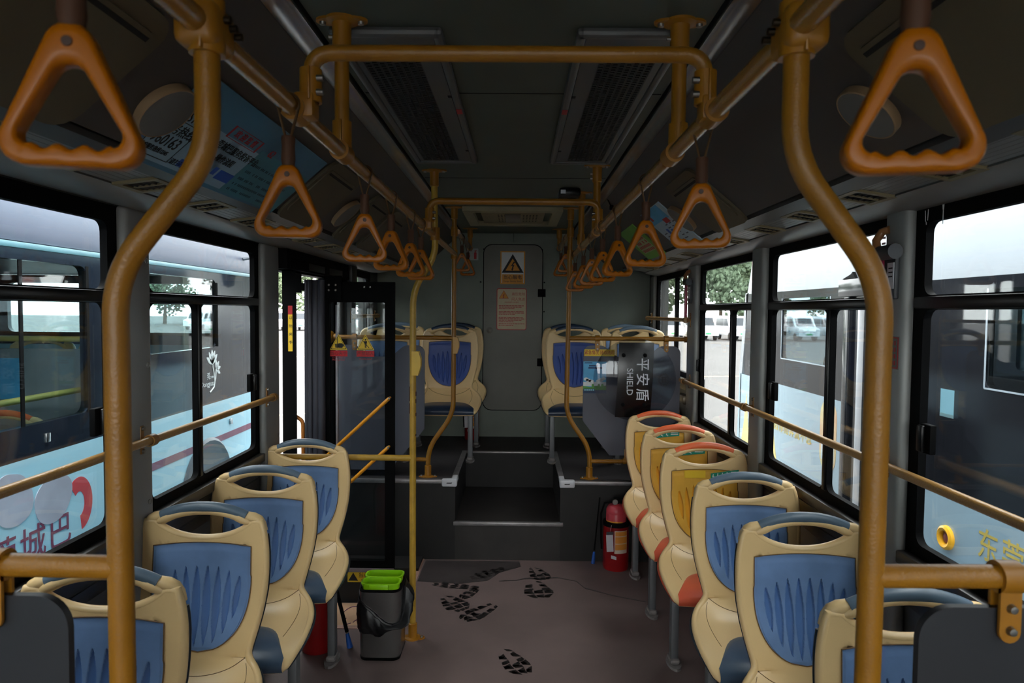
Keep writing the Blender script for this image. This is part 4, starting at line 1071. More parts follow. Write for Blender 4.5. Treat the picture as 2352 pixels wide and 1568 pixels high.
def speaker(side, y, lab, r=0.075):
    P, U, V, s = cove(side); C_ = cpt(side, y, 0.135); N_ = U.cross(V)
    o = thing('round_speaker', lab, 'speaker', C_, 'round speakers in the coves')
    rot = Matrix((U, V, N_)).transposed()
    def ring(prof):
        b = MB(); b.lathe(prof, (0, 0, 0), 36); b.v = [tuple(C_ + rot @ Vector(p)) for p in b.v]; return b
    obj('rim', ring([(r, -0.003), (r, 0.015), (r - 0.002, 0.0168), (r - 0.004, 0.016)]), mat('tan_speaker_rim', (150, 122, 90), 0.5), o)
    obj('grille', ring([(0, 0.019), (r - 0.03, 0.0185), (r - 0.004, 0.016)]), mat('grey_speaker_mesh', (108, 108, 104), 0.6, bump=0.4, bscale=900), o)
speaker('left', 1.462, 'round speaker beside the blue advert at the left front', 0.07)
speaker('left', 2.98, 'round speaker between two left locker hatches')
speaker('right', 1.435, 'round speaker by the cranked yellow pole at the right front', 0.068)
speaker('right', 3.04, 'round speaker beside the notices on the right cove')
# --- advert on the left cove
o = thing('advert_board', 'blue passenger information board with hotline number on the left cove', 'advert', cpt('left', 1.95, 0.13))
P, U, V, s = cove('left')
m = MB(); slab(m, cpt('left', 1.925, 0.128), U, V, 0.88, 0.262, -0.003, 0.003); obj('board', m, BLUEA, o)
m = MB(); slab(m, cpt('left', 1.66, 0.085), U, V, 0.34, 0.15, 0.003, 0.0035); slab(m, cpt('left', 1.86, 0.085), U, V, 0.16, 0.15, 0.003, 0.0035); obj('pale_panel', m, mat('pale_blue_panel', (150, 186, 208), 0.4), o, smooth=False)
m = MB(); slab(m, cpt('left', 2.15, 0.09), U, V, 0.42, 0.17, 0.003, 0.0036); obj('timetable_panel', m, TEALA, o, smooth=False)
def ct(name, body, y, h, size, mm, side='left', bold=0.0, sx=1.0, par=None, d=0.0042, align='CENTER'):
    P, U, V, s = cove(side); N_ = U.cross(V)
    text(name, body, cpt(side, y, h) + N_ * d, U, V, size, mm, par or o, align, bold, sx)
ct('lettering', '服务热线', 1.565, 0.108, 0.034, BLACKI, bold=0.0006)
ct('lettering', '960163', 1.558, 0.072, 0.044, BLACKI, bold=0.0008, sx=0.85)
ct('lettering', '政府服务热线12345', 1.548, 0.042, 0.017, BLACKI, bold=0.0003, sx=0.8)
ct('lettering', 'S15620', 1.60, 0.150, 0.036, BLACKI, bold=0.0006)
ct('lettering', '公交车', 1.60, 0.180, 0.022, BLACKI)
ct('lettering', '（请扫码）', 1.665, 0.030, 0.020, BLACKI)
ct('lettering', '欢 迎 监 督', 1.82, 0.175, 0.027, REDI, bold=0.0006)
ct('lettering', '莞城巴服务投诉平台', 1.855, 0.128, 0.0285, BLACKI, bold=0.0006)
ct('lettering', '操作流程', 1.83, 0.092, 0.0265, BLACKI, bold=0.0004)
ct('lettering', '62', 2.0, 0.178, 0.036, REDI, bold=0.0004)
m = MB()
for k in (-1, 1): slab(m, cpt('left', 1.82 + k * 0.088, 0.175), U, V, 0.008, 0.04, 0.0035, 0.0042)
slab(m, cpt('left', 1.82, 0.194), U, V, 0.175, 0.0015, 0.0035, 0.0042); slab(m, cpt('left', 1.82, 0.156), U, V, 0.175, 0.0015, 0.0035, 0.0042)
obj('red_bracket_print', m, REDI, o, smooth=False)
m = MB()
for a, b, w_, h_ in ((1.56, 0.133, 0.14, 0.002), (1.56, 0.022, 0.14, 0.002), (1.49, 0.078, 0.002, 0.11), (1.63, 0.078, 0.002, 0.11)): slab(m, cpt('left', a, b), U, V, w_, h_, 0.0035, 0.0042)
for r_ in range(3):
    for k in range(36):
        if rnd.random() < 0.72: slab(m, cpt('left', 1.97 + k * 0.009, 0.135 - r_ * 0.028 - 0.012), U, V, 0.0025, 0.009, 0.0036, 0.0042)
for r_ in range(2):
    for k in range(36):
        if rnd.random() < 0.8: slab(m, cpt('left', 1.97 + k * 0.009, 0.045 - r_ * 0.022), U, V, 0.0025, 0.008, 0.0036, 0.0042)
obj('fine_print', m, BLACKI, o, smooth=False)
m = MB(); slab(m, cpt('left', 1.70, 0.036), U, V, 0.06, 0.024, 0.0035, 0.0042); slab(m, cpt('left', 1.90, 0.050), U, V, 0.085, 0.032, 0.0035, 0.0042); slab(m, cpt('left', 1.835, 0.055), U, V, 0.02, 0.026, 0.0035, 0.0042); obj('blue_print', m, BLUEB, o, smooth=False)
# --- notices on the right cove
P, U, V, s = cove('right')
o = thing('paper_notice', 'blue and white passenger notice behind the third right strap handle', 'notice', cpt('right', 3.32, 0.14), 'notices on the right cove')
m = MB(); slab(m, cpt('right', 3.33, 0.125), U, V, 0.43, 0.27, -0.003, 0.003); obj('sheet', m, mat('white_blue_paper', (176, 200, 214), 0.35, var=0.05), o)
m = MB(); slab(m, cpt('right', 3.36, 0.215), U, V, 0.36, 0.085, 0.003, 0.0036); obj('blue_heading', m, BLUES, o, smooth=False)
m = MB(); slab(m, cpt('right', 3.26, 0.165), U, V, 0.09, 0.03, 0.0036, 0.0042); slab(m, cpt('right', 3.45, 0.215), U, V, 0.04, 0.04, 0.0036, 0.0042); obj('red_block', m, REDI, o, smooth=False)
m = MB()
for r_ in range(6):
    for k in range(5):
        if rnd.random() < 0.8: slab(m, cpt('right', 3.48 - k * 0.075, 0.145 - r_ * 0.021), U, V, 0.05 * rnd.uniform(0.6, 1.2), 0.006, 0.003, 0.0037)
obj('fine_print', m, mat('grey_print', (70, 80, 100), 0.5), o, smooth=False)
m = MB(); slab(m, cpt('right', 3.40, 0.10), U, V, 0.035, 0.05, 0.003, 0.004); slab(m, cpt('right', 3.33, 0.095), U, V, 0.04, 0.035, 0.003, 0.004); obj('blue_print', m, BLUEB, o, smooth=False)
o = thing('paper_notice', 'green notice with red characters further back on the right cove', 'notice', cpt('right', 4.1, 0.14), 'notices on the right cove')
m = MB(); slab(m, cpt('right', 4.10, 0.125), U, V, 0.48, 0.25, -0.003, 0.003); obj('sheet', m, LIMEP, o)
m = MB(); slab(m, cpt('right', 4.09, 0.11), U, V, 0.34, 0.12, 0.003, 0.0034); obj('pale_field', m, mat('pale_green_paper', (168, 190, 140), 0.5), o, smooth=False)
m = MB()
for r_ in range(4):
    for k in range(8):
        if rnd.random() < 0.9: slab(m, cpt('right', 4.23 - k * 0.04, 0.155 - r_ * 0.03), U, V, 0.026, 0.02, 0.0036, 0.0043)
obj('red_print', m, REDI, o, smooth=False)
o = thing('loose_wire', 'short black wire end poking from the right cove', 'wire', (0.49, 3.9, 2.20))
m = MB(); m.tube([(0.487, 3.80, 2.222), (0.500, 3.82, 2.203), (0.510, 3.84, 2.192)], 0.003, 6); m.box((0.503, 3.83, 2.170), (0.525, 3.85, 2.196), 0.004); obj('wire', m, BLK, o)

# ================================================================= rear wall: door and signs
root = bpy.data.objects.new('door_1', None); COL.objects.link(root); root.location = (-0.045, Y1, 0.74); root['kind'] = 'structure'
m = MB(); slab(m, (-0.048, Y1, 1.459), X_, Z_, 0.545, 1.46, -0.01, 0.010, 0, 0.085); struct('door_surround', m, WALLR, root)
m = MB(); slab(m, (-0.048, Y1, 1.459), X_, Z_, 0.515, 1.43, 0.0, 0.0112, 0, 0.075); struct('door_seal', m, BLK, root)
m = MB(); slab(m, (-0.048, Y1, 1.459), X_, Z_, 0.500, 1.415, 0.0, 0.016, 0, 0.07); struct('door_panel', m, mat('grey_service_door', (120, 119, 109), 0.5, var=0.12, vscale=3), root)
for z in (1.76, 1.165):
    m = MB(); m.box((0.165, Y1 - 0.024, z - 0.034), (0.232, Y1 - 0.004, z + 0.034), 0.004); struct('door_hinge', m, BLK, root)
m = MB(); m.lathe([(0.0, -0.022), (0.012, -0.022), (0.018, -0.018), (0.028, -0.016)], (-0.245, Y1, 1.437), 20, axis='Y'); struct('door_lock', m, mat('dull_steel_lock', (120, 118, 110), 0.4, metal=0.7), root)
m = MB()
for x, z in ((-0.30, 2.13), (0.20, 2.13), (-0.325, 1.85), (-0.325, 1.3), (0.22, 1.85), (0.22, 1.6), (0.21, 0.95)): m.lathe([(0, -0.013), (0.006, -0.012), (0.007, -0.009)], (x, Y1, z), 8, axis='Y')
struct('door_screws', m, BLK, root)
def rsign(x0, x1, z0, z1): return Vector(((x0 + x1) / 2, Y1 - 0.016, (z0 + z1) / 2)), x1 - x0, z1 - z0
C_, W_, Hh = rsign(-0.158, 0.054, 1.834, 2.114)
o = thing('warning_sign', 'electric shock warning sign with black lightning triangle on the rear door', 'sign', C_)
m = MB(); slab(m, C_, X_, Z_, W_, Hh, -0.001, 0.0015); obj('border', m, ORS, o, smooth=False)
m = MB(); slab(m, C_, X_, Z_, W_ - .02, Hh - .02, 0.0015, 0.0022); obj('white_field', m, WHITE, o, smooth=False)
m = MB(); poly(m, C_ + Z_ * 0.028, X_, Z_, [(0, 0.088), (-0.094, -0.072), (0.094, -0.072)], 0.0022, 0.003); obj('black_triangle', m, BLACKI, o, smooth=False)
m = MB(); poly(m, C_ + Z_ * 0.028, X_, Z_, [(0, 0.050), (-0.062, -0.054), (0.062, -0.054)], 0.003, 0.0036); slab(m, C_ - Z_ * 0.094, X_, Z_, W_ - .03, 0.075, 0.0022, 0.003); obj('amber_field', m, ORS, o, smooth=False)
m = MB(); poly(m, C_ + Z_ * 0.012, X_, Z_, bolt_poly(0.075), 0.0036, 0.0042); obj('lightning_bolt', m, BLACKI, o, smooth=False)
text('lettering', '当心触电', C_ + Vector((0, -0.0036, -0.084)), X_, Z_, 0.040, BLACKI, o, bold=0.0004)
text('lettering', 'Danger Electric Shock', C_ + Vector((0, -0.0036, -0.116)), X_, Z_, 0.020, BLACKI, o, sx=0.86)
C_, W_, Hh = rsign(-0.187, 0.070, 1.440, 1.798)
o = thing('notice_plate', 'red bordered high voltage notice below the warning sign on the rear door', 'sign', C_)
m = MB(); slab(m, C_, X_, Z_, W_, Hh, -0.001, 0.0015, 0, 0.018); obj('border', m, REDI, o, smooth=False)
m = MB(); slab(m, C_, X_, Z_, W_ - .012, Hh - .012, 0.0015, 0.0022, 0, 0.014); obj('paper', m, CREAMS, o, smooth=False)
m = MB(); poly(m, C_ + Vector((-0.067, 0, 0.125)), X_, Z_, [(0, 0.036), (-0.042, -0.034), (0.042, -0.034)], 0.0022, 0.0028); obj('red_triangle', m, REDI, o, smooth=False)
m = MB(); poly(m, C_ + Vector((-0.067, 0, 0.125)), X_, Z_, [(0, 0.030), (-0.037, -0.031), (0.037, -0.031)], 0.0028, 0.0033); obj('amber_triangle', m, ORS, o, smooth=False)
m = MB(); poly(m, C_ + Vector((-0.070, 0, 0.112)), X_, Z_, bolt_poly(0.04), 0.0033, 0.0038)
for blk, nl in ((0.03, 3), (-0.02, 3), (-0.07, 4), (-0.125, 2)):
    for r_ in range(nl):
        x = -0.11
        while x < 0.10:
            w_ = rnd.uniform(0.008, 0.03)
            if x + w_ < 0.112 and not (r_ == nl - 1 and x > 0.02): slab(m, C_ + Vector((x + w_ / 2, 0, blk - r_ * 0.0125)), X_, Z_, w_, 0.006, 0.0022, 0.0027)
            x += w_ + 0.004
obj('red_print', m, REDI, o, smooth=False)
text('lettering', '高压危险', C_ + Vector((0.058, -0.0026, 0.128)), X_, Z_, 0.029, REDI, o)
text('lettering', '闲人免进', C_ + Vector((0.056, -0.0026, 0.084)), X_, Z_, 0.029, REDI, o)
text('lettering', '设备舱操作注意事项', C_ + Vector((0.0, -0.0026, 0.058)), X_, Z_, 0.0135, REDI, o)
C_ = Vector((-0.40, Y1, 2.086))
o = thing('extinguisher_sign', 'small white fire extinguisher sign on the rear wall left of the door', 'sign', C_)
m = MB(); slab(m, C_, X_, Z_, 0.105, 0.10, -0.001, 0.0015, 0, 0.006); obj('plate', m, mat('grey_white_plate', (170, 172, 168), 0.5), o)
m = MB(); slab(m, C_ + Vector((0.026, 0, -0.012)), X_, Z_, 0.022, 0.056, 0.0015, 0.002, 0, 0.005); slab(m, C_ + Vector((0.026, 0, 0.022)), X_, Z_, 0.009, 0.014, 0.0015, 0.002); slab(m, C_ + Vector((0.03, 0, 0.03)), X_, Z_, 0.022, 0.005, 0.0015, 0.002)
slab(m, C_ + Vector((-0.025, 0, 0.0)), X_, Z_, 0.005, 0.025, 0.0015, 0.002); poly(m, C_ + Vector((-0.025, 0, -0.022)), X_, Z_, [(-0.01, 0.012), (0, -0.008), (0.01, 0.012)], 0.0015, 0.002); obj('red_symbol', m, REDI, o, smooth=False)
text('lettering', '灭火器', C_ + Vector((-0.022, -0.002, 0.03)), X_, Z_, 0.013, REDI, o)

# ================================================================= rear partitions, poster, shield
def ear_board(x0, x1, zt, zb, zd, dip, ear, dx):
    """outline with two raised ears; dx = x where the diagonal meets the bottom, zd = start of the diagonal on the aisle side (x0)"""
    s = 1 if x1 > x0 else -1; r = 0.05
    def sm(xa, za, xb, zb_, n=10):
        return [(xa + (xb - xa) * i / n, za + (zb_ - za) * (0.5 - 0.5 * math.cos(math.pi * i / n))) for i in range(n + 1)]
    pts = [(dx, zb)] + [(x0 + s * 0.02, zd - 0.025), (x0, zd)]
    pts += [(x0 + s * (r - r * math.cos(t)), zt - r + r * math.sin(t)) for t in [i * math.pi / 16 for i in range(9)]]
    pts += [(x0 + s * ear, zt)] + sm(x0 + s * (ear + 0.0), zt, x0 + s * (ear + 0.13), zt - dip)[1:]
    pts += sm(x1 - s * (ear + 0.13), zt - dip, x1 - s * ear, zt)
    pts += [(x1 - s * (r - r * math.cos(t)), zt - r + r * math.sin(t)) for t in [i * math.pi / 16 for i in range(8, -1, -1)]] + [(x1, zb)]
    return pts
for s, x0, x1, lab, zt, zb, zd, dx, zc, cl in ((-1, -0.605, -1.18, 'grey partition board behind the open door leaf on the left', 1.375, 0.56, 0.83, -0.83, 1.425, [-1.06, -0.69]), (1, 0.424, 1.05, 'grey partition board holding the poster at the right rear', 1.385, 0.67, 0.895, 0.60, 1.43, [0.513, 0.957])):
    o = thing('rear_partition', lab, 'partition', ((x0 + x1) / 2, 4.42, 0.63))
    m = MB(); m.prism([(a, 4.412, c) for a, c in ear_board(x0, x1, zt, zb, zd, 0.075, 0.11, dx)], (0, 0.012, 0)); obj('board', m, PANEL, o)
    m = MB()
    for x in cl: pclamp(m, x, 4.42, zc, 0.085)
    if s > 0:
        m.lathe([(0.0145, -0.02), (0.02, -0.02), (0.02, 0.02), (0.0145, 0.02)], (0.71, 4.42, 0.632), 16, axis='X'); m.box((0.696, 4.407, 0.62), (0.724, 4.412, 0.712), 0.003)
    obj('clamp', m, YELB, o)
    m = MB()
    for x in cl: pbolts(m, x, 4.42, zc, 0.085)
    if s > 0:
        for z in (0.665, 0.695): m.lathe([(0, -0.008), (0.005, -0.007), (0.0065, 0)], (0.71, 4.408, z), 10, axis='Y')
    obj('bolt', m, STEEL, o)
fy = 4.412
o = thing('yellow_sticker', 'yellow sticker with red characters above the blue poster', 'sticker', (0.527, fy, 1.338))
m = MB(); slab(m, (0.527, fy, 1.338), X_, Z_, 0.196, 0.044, -0.0005, 0.0012); obj('strip', m, YELS, o, smooth=False)
text('lettering', '紧急情况 随取随用', (0.527, fy - 0.0015, 1.338), X_, Z_, 0.030, REDI, o, bold=0.0008, sx=0.78)
o = thing('blue_poster', 'small blue poster with a green landscape strip on the right rear partition', 'poster', (0.4985, fy, 1.178))
PC_ = Vector((0.4985, fy, 1.178))
m = MB(); slab(m, PC_, X_, Z_, 0.149, 0.206, -0.0005, 0.001); obj('sheet', m, BLUES, o, smooth=False)
m = MB()
for cx, cz, r_ in ((-0.055, -0.012, .014), (-0.04, -0.02, .014), (-0.022, -0.026, .015), (0.04, -0.016, .014), (0.056, -0.008, .013), (0.025, -0.024, .014)):
    poly(m, PC_ + Vector((cx, 0, cz)), X_, Z_, [(r_ * 1.2 * math.cos(t), r_ * .8 * math.sin(t)) for t in [i * math.pi / 8 for i in range(16)]], 0.001, 0.0014)
slab(m, PC_ + Vector((0, 0, -0.043)), X_, Z_, 0.148, 0.028, 0.001, 0.0013)
obj('white_cloud', m, WHITE, o, smooth=False)
m = MB(); poly(m, PC_ + Vector((0, 0, -0.07)), X_, Z_, [(-0.0745, -0.012), (0.0745, -0.012), (0.0745, 0.018), (0.04, 0.012), (0.01, 0.016), (-0.03, 0.008), (-0.0745, 0.014)], 0.0015, 0.002)
for cx in (-0.012, 0.027, 0.05): poly(m, PC_ + Vector((cx, 0, -0.052)), X_, Z_, [(0.008 * math.cos(t), 0.011 * math.sin(t)) for t in [i * math.pi / 6 for i in range(12)]], 0.002, 0.0024)
obj('green_hills', m, GRASSP, o, smooth=False)
m = MB(); slab(m, PC_ + Vector((0, 0, -0.0925)), X_, Z_, 0.149, 0.021, 0.0012, 0.0018); slab(m, PC_ + Vector((-0.035, 0, -0.083)), X_, Z_, 0.075, 0.02, 0.002, 0.0026, 0, 0.004); obj('dark_bus_print', m, mat('dark_blue_print', (22, 50, 84), 0.5), o, smooth=False)
m = MB()
for k in range(5): slab(m, PC_ + Vector((-0.062 + k * 0.0135, 0, -0.081)), X_, Z_, 0.010, 0.010, 0.0026, 0.003)
obj('bus_window_print', m, mat('pale_cyan_print', (130, 190, 200), 0.5), o, smooth=False)
m = MB(); slab(m, PC_ + Vector((0.003, 0, 0.062)), X_, Z_, 0.09, 0.010, 0.001, 0.0016); slab(m, PC_ + Vector((-0.01, 0, 0.076)), X_, Z_, 0.055, 0.009, 0.001, 0.0016); slab(m, PC_ + Vector((-0.042, 0, 0.094)), X_, Z_, 0.05, 0.006, 0.001, 0.0016); obj('heading_print', m, mat('navy_print', (26, 60, 110), 0.5), o, smooth=False)
# round clear riot shield leaning on the partition
o = thing('riot_shield', 'round clear riot shield with a black band leaning on the right rear partition', 'shield', (0.748, 4.345, 0.91))
sc_ = Vector((0.748, 4.36, 1.172)); R_ = 0.264
m = MB()
def dome(r): return 0.03 * (1 - (r / R_) ** 2)
m.lathe([(0.0, -dome(0))] + [(R_ * k / 12, -dome(R_ * k / 12)) for k in range(1, 13)] + [(R_, 0.004)] + [(R_ * k / 12, -dome(R_ * k / 12) + 0.004) for k in range(11, 0, -1)] + [(0.0, -dome(0) + 0.004)], sc_, 56, axis='Y'); obj('clear_disc', m, SHLD, o)
m = MB()
def band(u, v, off=0.0):
    x = -0.113 + 0.223 * u + (0.5 - v) * -0.02; z = -0.242 + 0.478 * v; r = math.hypot(x, z); return (sc_.x + x, sc_.y - dome(min(r, R_)) - 0.0012 - off, sc_.z + z)
m.grid(lambda u, v: band(u, v), 12, 20); m.grid(lambda u, v: band(u, v, -0.0008), 12, 20); obj('black_band', m, mat('black_band_film', (14, 14, 16), 0.22), o)
m = MB(); m.tube([(sc_.x - 0.07, sc_.y + 0.01, sc_.z + 0.19), (sc_.x - 0.07, sc_.y + 0.045, sc_.z + 0.15), (sc_.x - 0.07, sc_.y + 0.045, sc_.z - 0.1), (sc_.x - 0.07, sc_.y - 0.01, sc_.z - 0.15)], 0.010, 8); obj('arm_strap', m, BLK, o)
m = MB()
for x, z in ((-0.075, 0.155), (0.06, 0.155), (-0.075, -0.16), (0.06, -0.16)): m.lathe([(0, -0.008), (0.011, -0.006), (0.014, 0.003)], (sc_.x + x, sc_.y - dome(math.hypot(x, z)) - 0.002, sc_.z + z), 14, axis='Y')
obj('rivet', m, BLK, o)
WG = mat('white_shield_lettering', (206, 208, 214), 0.5)
for ch, z in (('平', 0.095), ('安', 0.0), ('盾', -0.098)):
    text('lettering', ch, (sc_.x + 0.040, sc_.y - 0.0335, sc_.z + z + 0.004), (0, 0, -1), (1, 0, 0), 0.088, WG, o, bold=0.0022, sx=0.95)
text('lettering', 'SHIELD', (sc_.x - 0.038, sc_.y - 0.0335, sc_.z - 0.012), (0, 0, -1), (1, 0, 0), 0.056, WG, o, bold=0.0008, sx=0.98)
text('lettering', 'TGL', (sc_.x + 0.062, sc_.y - 0.014, sc_.z + 0.222), (0, 0, -1), (1, 0, 0), 0.03, WG, o) if False else None
m = MB()
ec = sc_ + Vector((0.185, -0.0165, 0.002))
m.lathe([(0.030, -0.0005), (0.032, -0.001), (0.034, -0.0005), (0.032, 0.0005), (0.030, -0.0005)], ec, 28, axis='Y')
for k in range(22):
    t = 2 * math.pi * k / 22; slab(m, ec + Vector((0.038 * math.cos(t), 0, 0.038 * math.sin(t))), Vector((math.cos(t), 0, math.sin(t))), Vector((-math.sin(t), 0, math.cos(t))), 0.006, 0.005, -0.0005, 0.0006)
for dx, dz, w_, h_ in ((0, 0.014, 0.034, 0.006), (0, 0, 0.036, 0.006), (0, -0.014, 0.03, 0.006), (-0.010, 0, 0.006, 0.036), (0.010, 0, 0.006, 0.036)): slab(m, ec + Vector((dx, 0, dz)), X_, Z_, w_, h_, -0.0005, 0.0006)
obj('round_emblem', m, BLACKI, o, smooth=False)

# ================================================================= door leaves
o = thing('door_leaf', 'open black glazed door leaf folded inward in front of the platform', 'door', (-0.97, 4.0, 0.06))
xa, xb, za, zb = -1.135, -0.725, 0.055, 1.765
m = MB(); m.frame((0, 3.985, 0), X_, Z_, Y_, (xa, za, xb, zb), (xa + 0.03, 0.115, xb - 0.055, 1.645), 0.008, 0.034)
obj('leaf_frame', m, BLK, o)
m = MB(); m.box((xa + 0.02, 4.0, 0.10), (xb - 0.04, 4.005, 1.66)); obj('glass_pane', m, GLSD, o, smooth=False)
m = MB()
for i, (x0_, x1_, y_) in enumerate(((-1.255, -1.225, 3.99), (-1.228, -1.205, 3.972), (-1.208, -1.165, 3.985), (-1.168, -1.13, 3.968))): m.tube([((x0_ + x1_) / 2, y_ + 0.012, za + 0.02), ((x0_ + x1_) / 2, y_ + 0.012, 1.775)], (x1_ - x0_) * 0.56, 10)
obj('rubber_seal', m, SEAL, o)
m = MB(); m.box((-1.075, 4.004, 0.15), (-1.062, 4.03, 1.63), 0.003); obj('back_strip', m, mat('pinkish_alloy_strip', (196, 180, 182), 0.5), o)
m = MB(); m.box((xa, 3.975, 1.655), (xa + 0.105, 3.986, 1.80), 0.003); obj('hinge_plate', m, BLK, o)
m = MB()
for x, z in ((-1.105, 1.715), (-1.065, 1.715), (-1.105, 1.745), (-1.065, 1.745), (-0.90, 1.735), (-0.865, 1.735)): m.lathe([(0, -0.009), (0.005, -0.008), (0.008, 0)], (x, 3.977 if x < -1 else 3.986, z), 10, axis='Y')
obj('bolt', m, STEEL, o)
m = MB(); m.box((xa, 3.98, 0.045), (xb, 4.02, 0.07), 0.003); obj('bottom_edge', m, mat('mauve_alloy_edge', (140, 126, 130), 0.4, metal=0.4), o)
for zt, xt in ((1.085, -0.752), (0.797, -0.757)):
    m = MB(); a = Vector((xt, 3.962, zt)); b = a + Vector((-0.385, 0, -0.36))
    m.tube([a + Vector((0.012, 0.0, 0.010)), a, a + Vector((-0.02, 0, -0.0187)), a + Vector((-0.055, -0.0, -0.051)), b], [0.006, 0.013, 0.014, 0.013, 0.013], 12, flat=0.75, up=(0, 1, 0)); m.cyl(a + Vector((0, 0.0, 0)), a + Vector((0, 0.025, 0)), 0.008, 10)
    h = obj('grab_bar', m, ORBAR, o, 'bright orange diagonal grab bar')
    m = MB(); m.lathe([(0, -0.022), (0.005, -0.021), (0.007, -0.010)], (a.x + 0.004, 3.962, a.z + 0.002), 12, axis='Y'); obj('bolt', m, STEEL, h)
TR = [(0, 0.048), (-0.047, -0.036), (0.047, -0.036)]
def rtri(sc_, r_=0.006):
    P_ = [Vector((a * sc_, b * sc_, 0)) for a, b in TR]; q = P_ + P_[:2]; outp = []
    for i in range(3):
        a, b, c = q[i], q[i + 1], q[i + 2]
        u = (a - b).normalized() * r_; w_ = (c - b).normalized() * r_
        for k in range(5):
            t = k / 4; p_ = (b + u) * (1 - t) ** 2 + b * 2 * t * (1 - t) + (b + w_) * t * t; outp.append((p_.x, p_.y))
    return outp
for cx, kind, l1, l2 in ((-1.055, 'hand', '当心夹手', 'Caution Risk of\nPinching Hand'), (-0.897, 'person', '严禁站人', 'Prohibit stand')):
    C_ = Vector((cx, 3.9995, 1.405))
    st = obj('warning_sticker', poly(MB(), C_, X_, Z_, rtri(1.12), 0.0, 0.0008), YELS, o, 'yellow triangle with a crushed hand over a red strip' if kind == 'hand' else 'yellow triangle with a crossed standing figure over a red strip', smooth=False)
    m = MB(); q = rtri(0.98, .005); q2 = rtri(0.90, .005)
    for i in range(len(q)):
        j = (i + 1) % len(q); poly(m, C_, X_, Z_, [q[i], q[j], q2[j], q2[i]], 0.0008, 0.0013)
    if kind == 'hand':
        slab(m, C_ + Vector((-0.008, 0, 0.004)), X_, Z_, 0.004, 0.066, 0.0008, 0.0012)
        for k in range(4): slab(m, C_ + Vector((-0.010 + 0.001 * k, 0, -0.006 - k * 0.0058)), X_, Z_, 0.026, 0.005, 0.0013, 0.0017, 0, 0.002)
        slab(m, C_ + Vector((0.011, 0, -0.014)), X_, Z_, 0.028, 0.027, 0.0013, 0.0017, 0, 0.006); slab(m, C_ + Vector((0.026, 0, -0.013)), X_, Z_, 0.010, 0.014, 0.0013, 0.0018)
    else:
        poly(m, C_ + Vector((0.001, 0, 0.021)), X_, Z_, [(0.005 * math.cos(t), 0.005 * math.sin(t)) for t in [i * math.pi / 6 for i in range(12)]], 0.0008, 0.0013)
        poly(m, C_, X_, Z_, [(-0.007, 0.013), (0.010, 0.013), (0.010, -0.006), (0.0075, -0.006), (0.0075, 0.004), (0.006, 0.004), (0.006, -0.026), (0.002, -0.026), (0.002, -0.006), (0.001, -0.006), (0.001, -0.026), (-0.003, -0.026), (-0.003, 0.004), (-0.0045, 0.004), (-0.0045, -0.006), (-0.007, -0.006)], 0.0008, 0.0013)
        poly(m, C_, X_, Z_, [(-0.018, 0.0165), (-0.0155, 0.0185), (0.024, -0.027), (0.020, -0.0275)], 0.0013, 0.0016)
    obj('black_symbol', m, BLACKI, st, smooth=False)
    m = MB(); slab(m, C_ + Vector((0, 0, -0.061)), X_, Z_, 0.104, 0.034, 0.0, 0.0008); obj('red_strip', m, mat('red_film', (200, 20, 34), 0.5), st, smooth=False)
    text('lettering', l1, C_ + Vector((0, -0.001, -0.061)), X_, Z_, 0.025, mat('dark_red_ink', (90, 20, 26), 0.5), st)
    text('lettering', l2, C_ + Vector((0, -0.001, -0.092)), X_, Z_, 0.0125, mat('red_film_ink', (176, 26, 40), 0.5), st)
# front leaf, swung outward and seen on edge
o = thing('door_leaf', 'narrow black door leaf seen on edge at the front of the left doorway', 'door', (-1.22, 3.6, 0.0))
dv = Vector((-0.32, 0.947, 0)); nv = Vector((0.947, 0.32, 0)); c0 = Vector((-1.205, 3.585, 0))
def lbox(mb, u0, u1, w0, w1, z0, z1, mi=0):
    pts = [c0 + dv * u + nv * w_ for u, w_ in ((u0, w0), (u1, w0), (u1, w1), (u0, w1))]
    return mb.prism([(p.x, p.y, z0) for p in pts], (0, 0, z1 - z0), mi)
m = MB(); lbox(m, 0, 0.06, -0.036, 0.036, 0.06, 1.93); lbox(m, 0.30, 0.36, -0.02, 0.02, 0.06, 1.80); lbox(m, 0.06, 0.3, -0.02, 0.02, 1.68, 1.80); lbox(m, 0.06, 0.3, -0.02, 0.02, 0.06, 0.20); obj('leaf_frame', m, BLK, o)
m = MB(); lbox(m, 0.05, 0.31, -0.003, 0.003, 0.19, 1.69); obj('glass_pane', m, GLSD, o, smooth=False)
m = MB(); lbox(m, -0.004, 0.02, 0.03, 0.062, 1.69, 1.79); lbox(m, -0.01, 0.01, 0.05, 0.078, 1.70, 1.74); obj('hinge_block', m, BLK, o)
m = MB()
pu = lambda u, w_, z: tuple(c0 + dv * u + nv * w_ + Vector((0, 0, z)))
m.tube(fillet([pu(0.02, 0.03, 1.03), pu(0.02, 0.066, 1.005), pu(0.02, 0.068, 0.62), pu(0.02, 0.03, 0.60)], 0.03, 6), 0.010, 10); obj('pull_handle', m, mat('orange_brown_handle', (190, 116, 44), 0.4), o)
U_ = nv; 
ctr = c0 + Vector((0, 0, 1.50)) - dv * 0.0005 + nv * 0.004
st = obj('warning_strip', slab(MB(), ctr, U_, Z_, 0.022, 0.24, -0.0, 0.001), YELS, o, 'yellow vertical strip with a red top', smooth=False)
m = MB(); slab(m, ctr + Z_ * 0.097, U_, Z_, 0.022, 0.046, 0.001, 0.0015); obj('red_top', m, REDI, st, smooth=False)
for i, chh in enumerate('以防夹手'): text('lettering', chh, ctr + Z_ * (0.055 - i * 0.043) + U_ * 0.002 - dv * 0.0016, U_, Z_, 0.018, BLACKI, st)
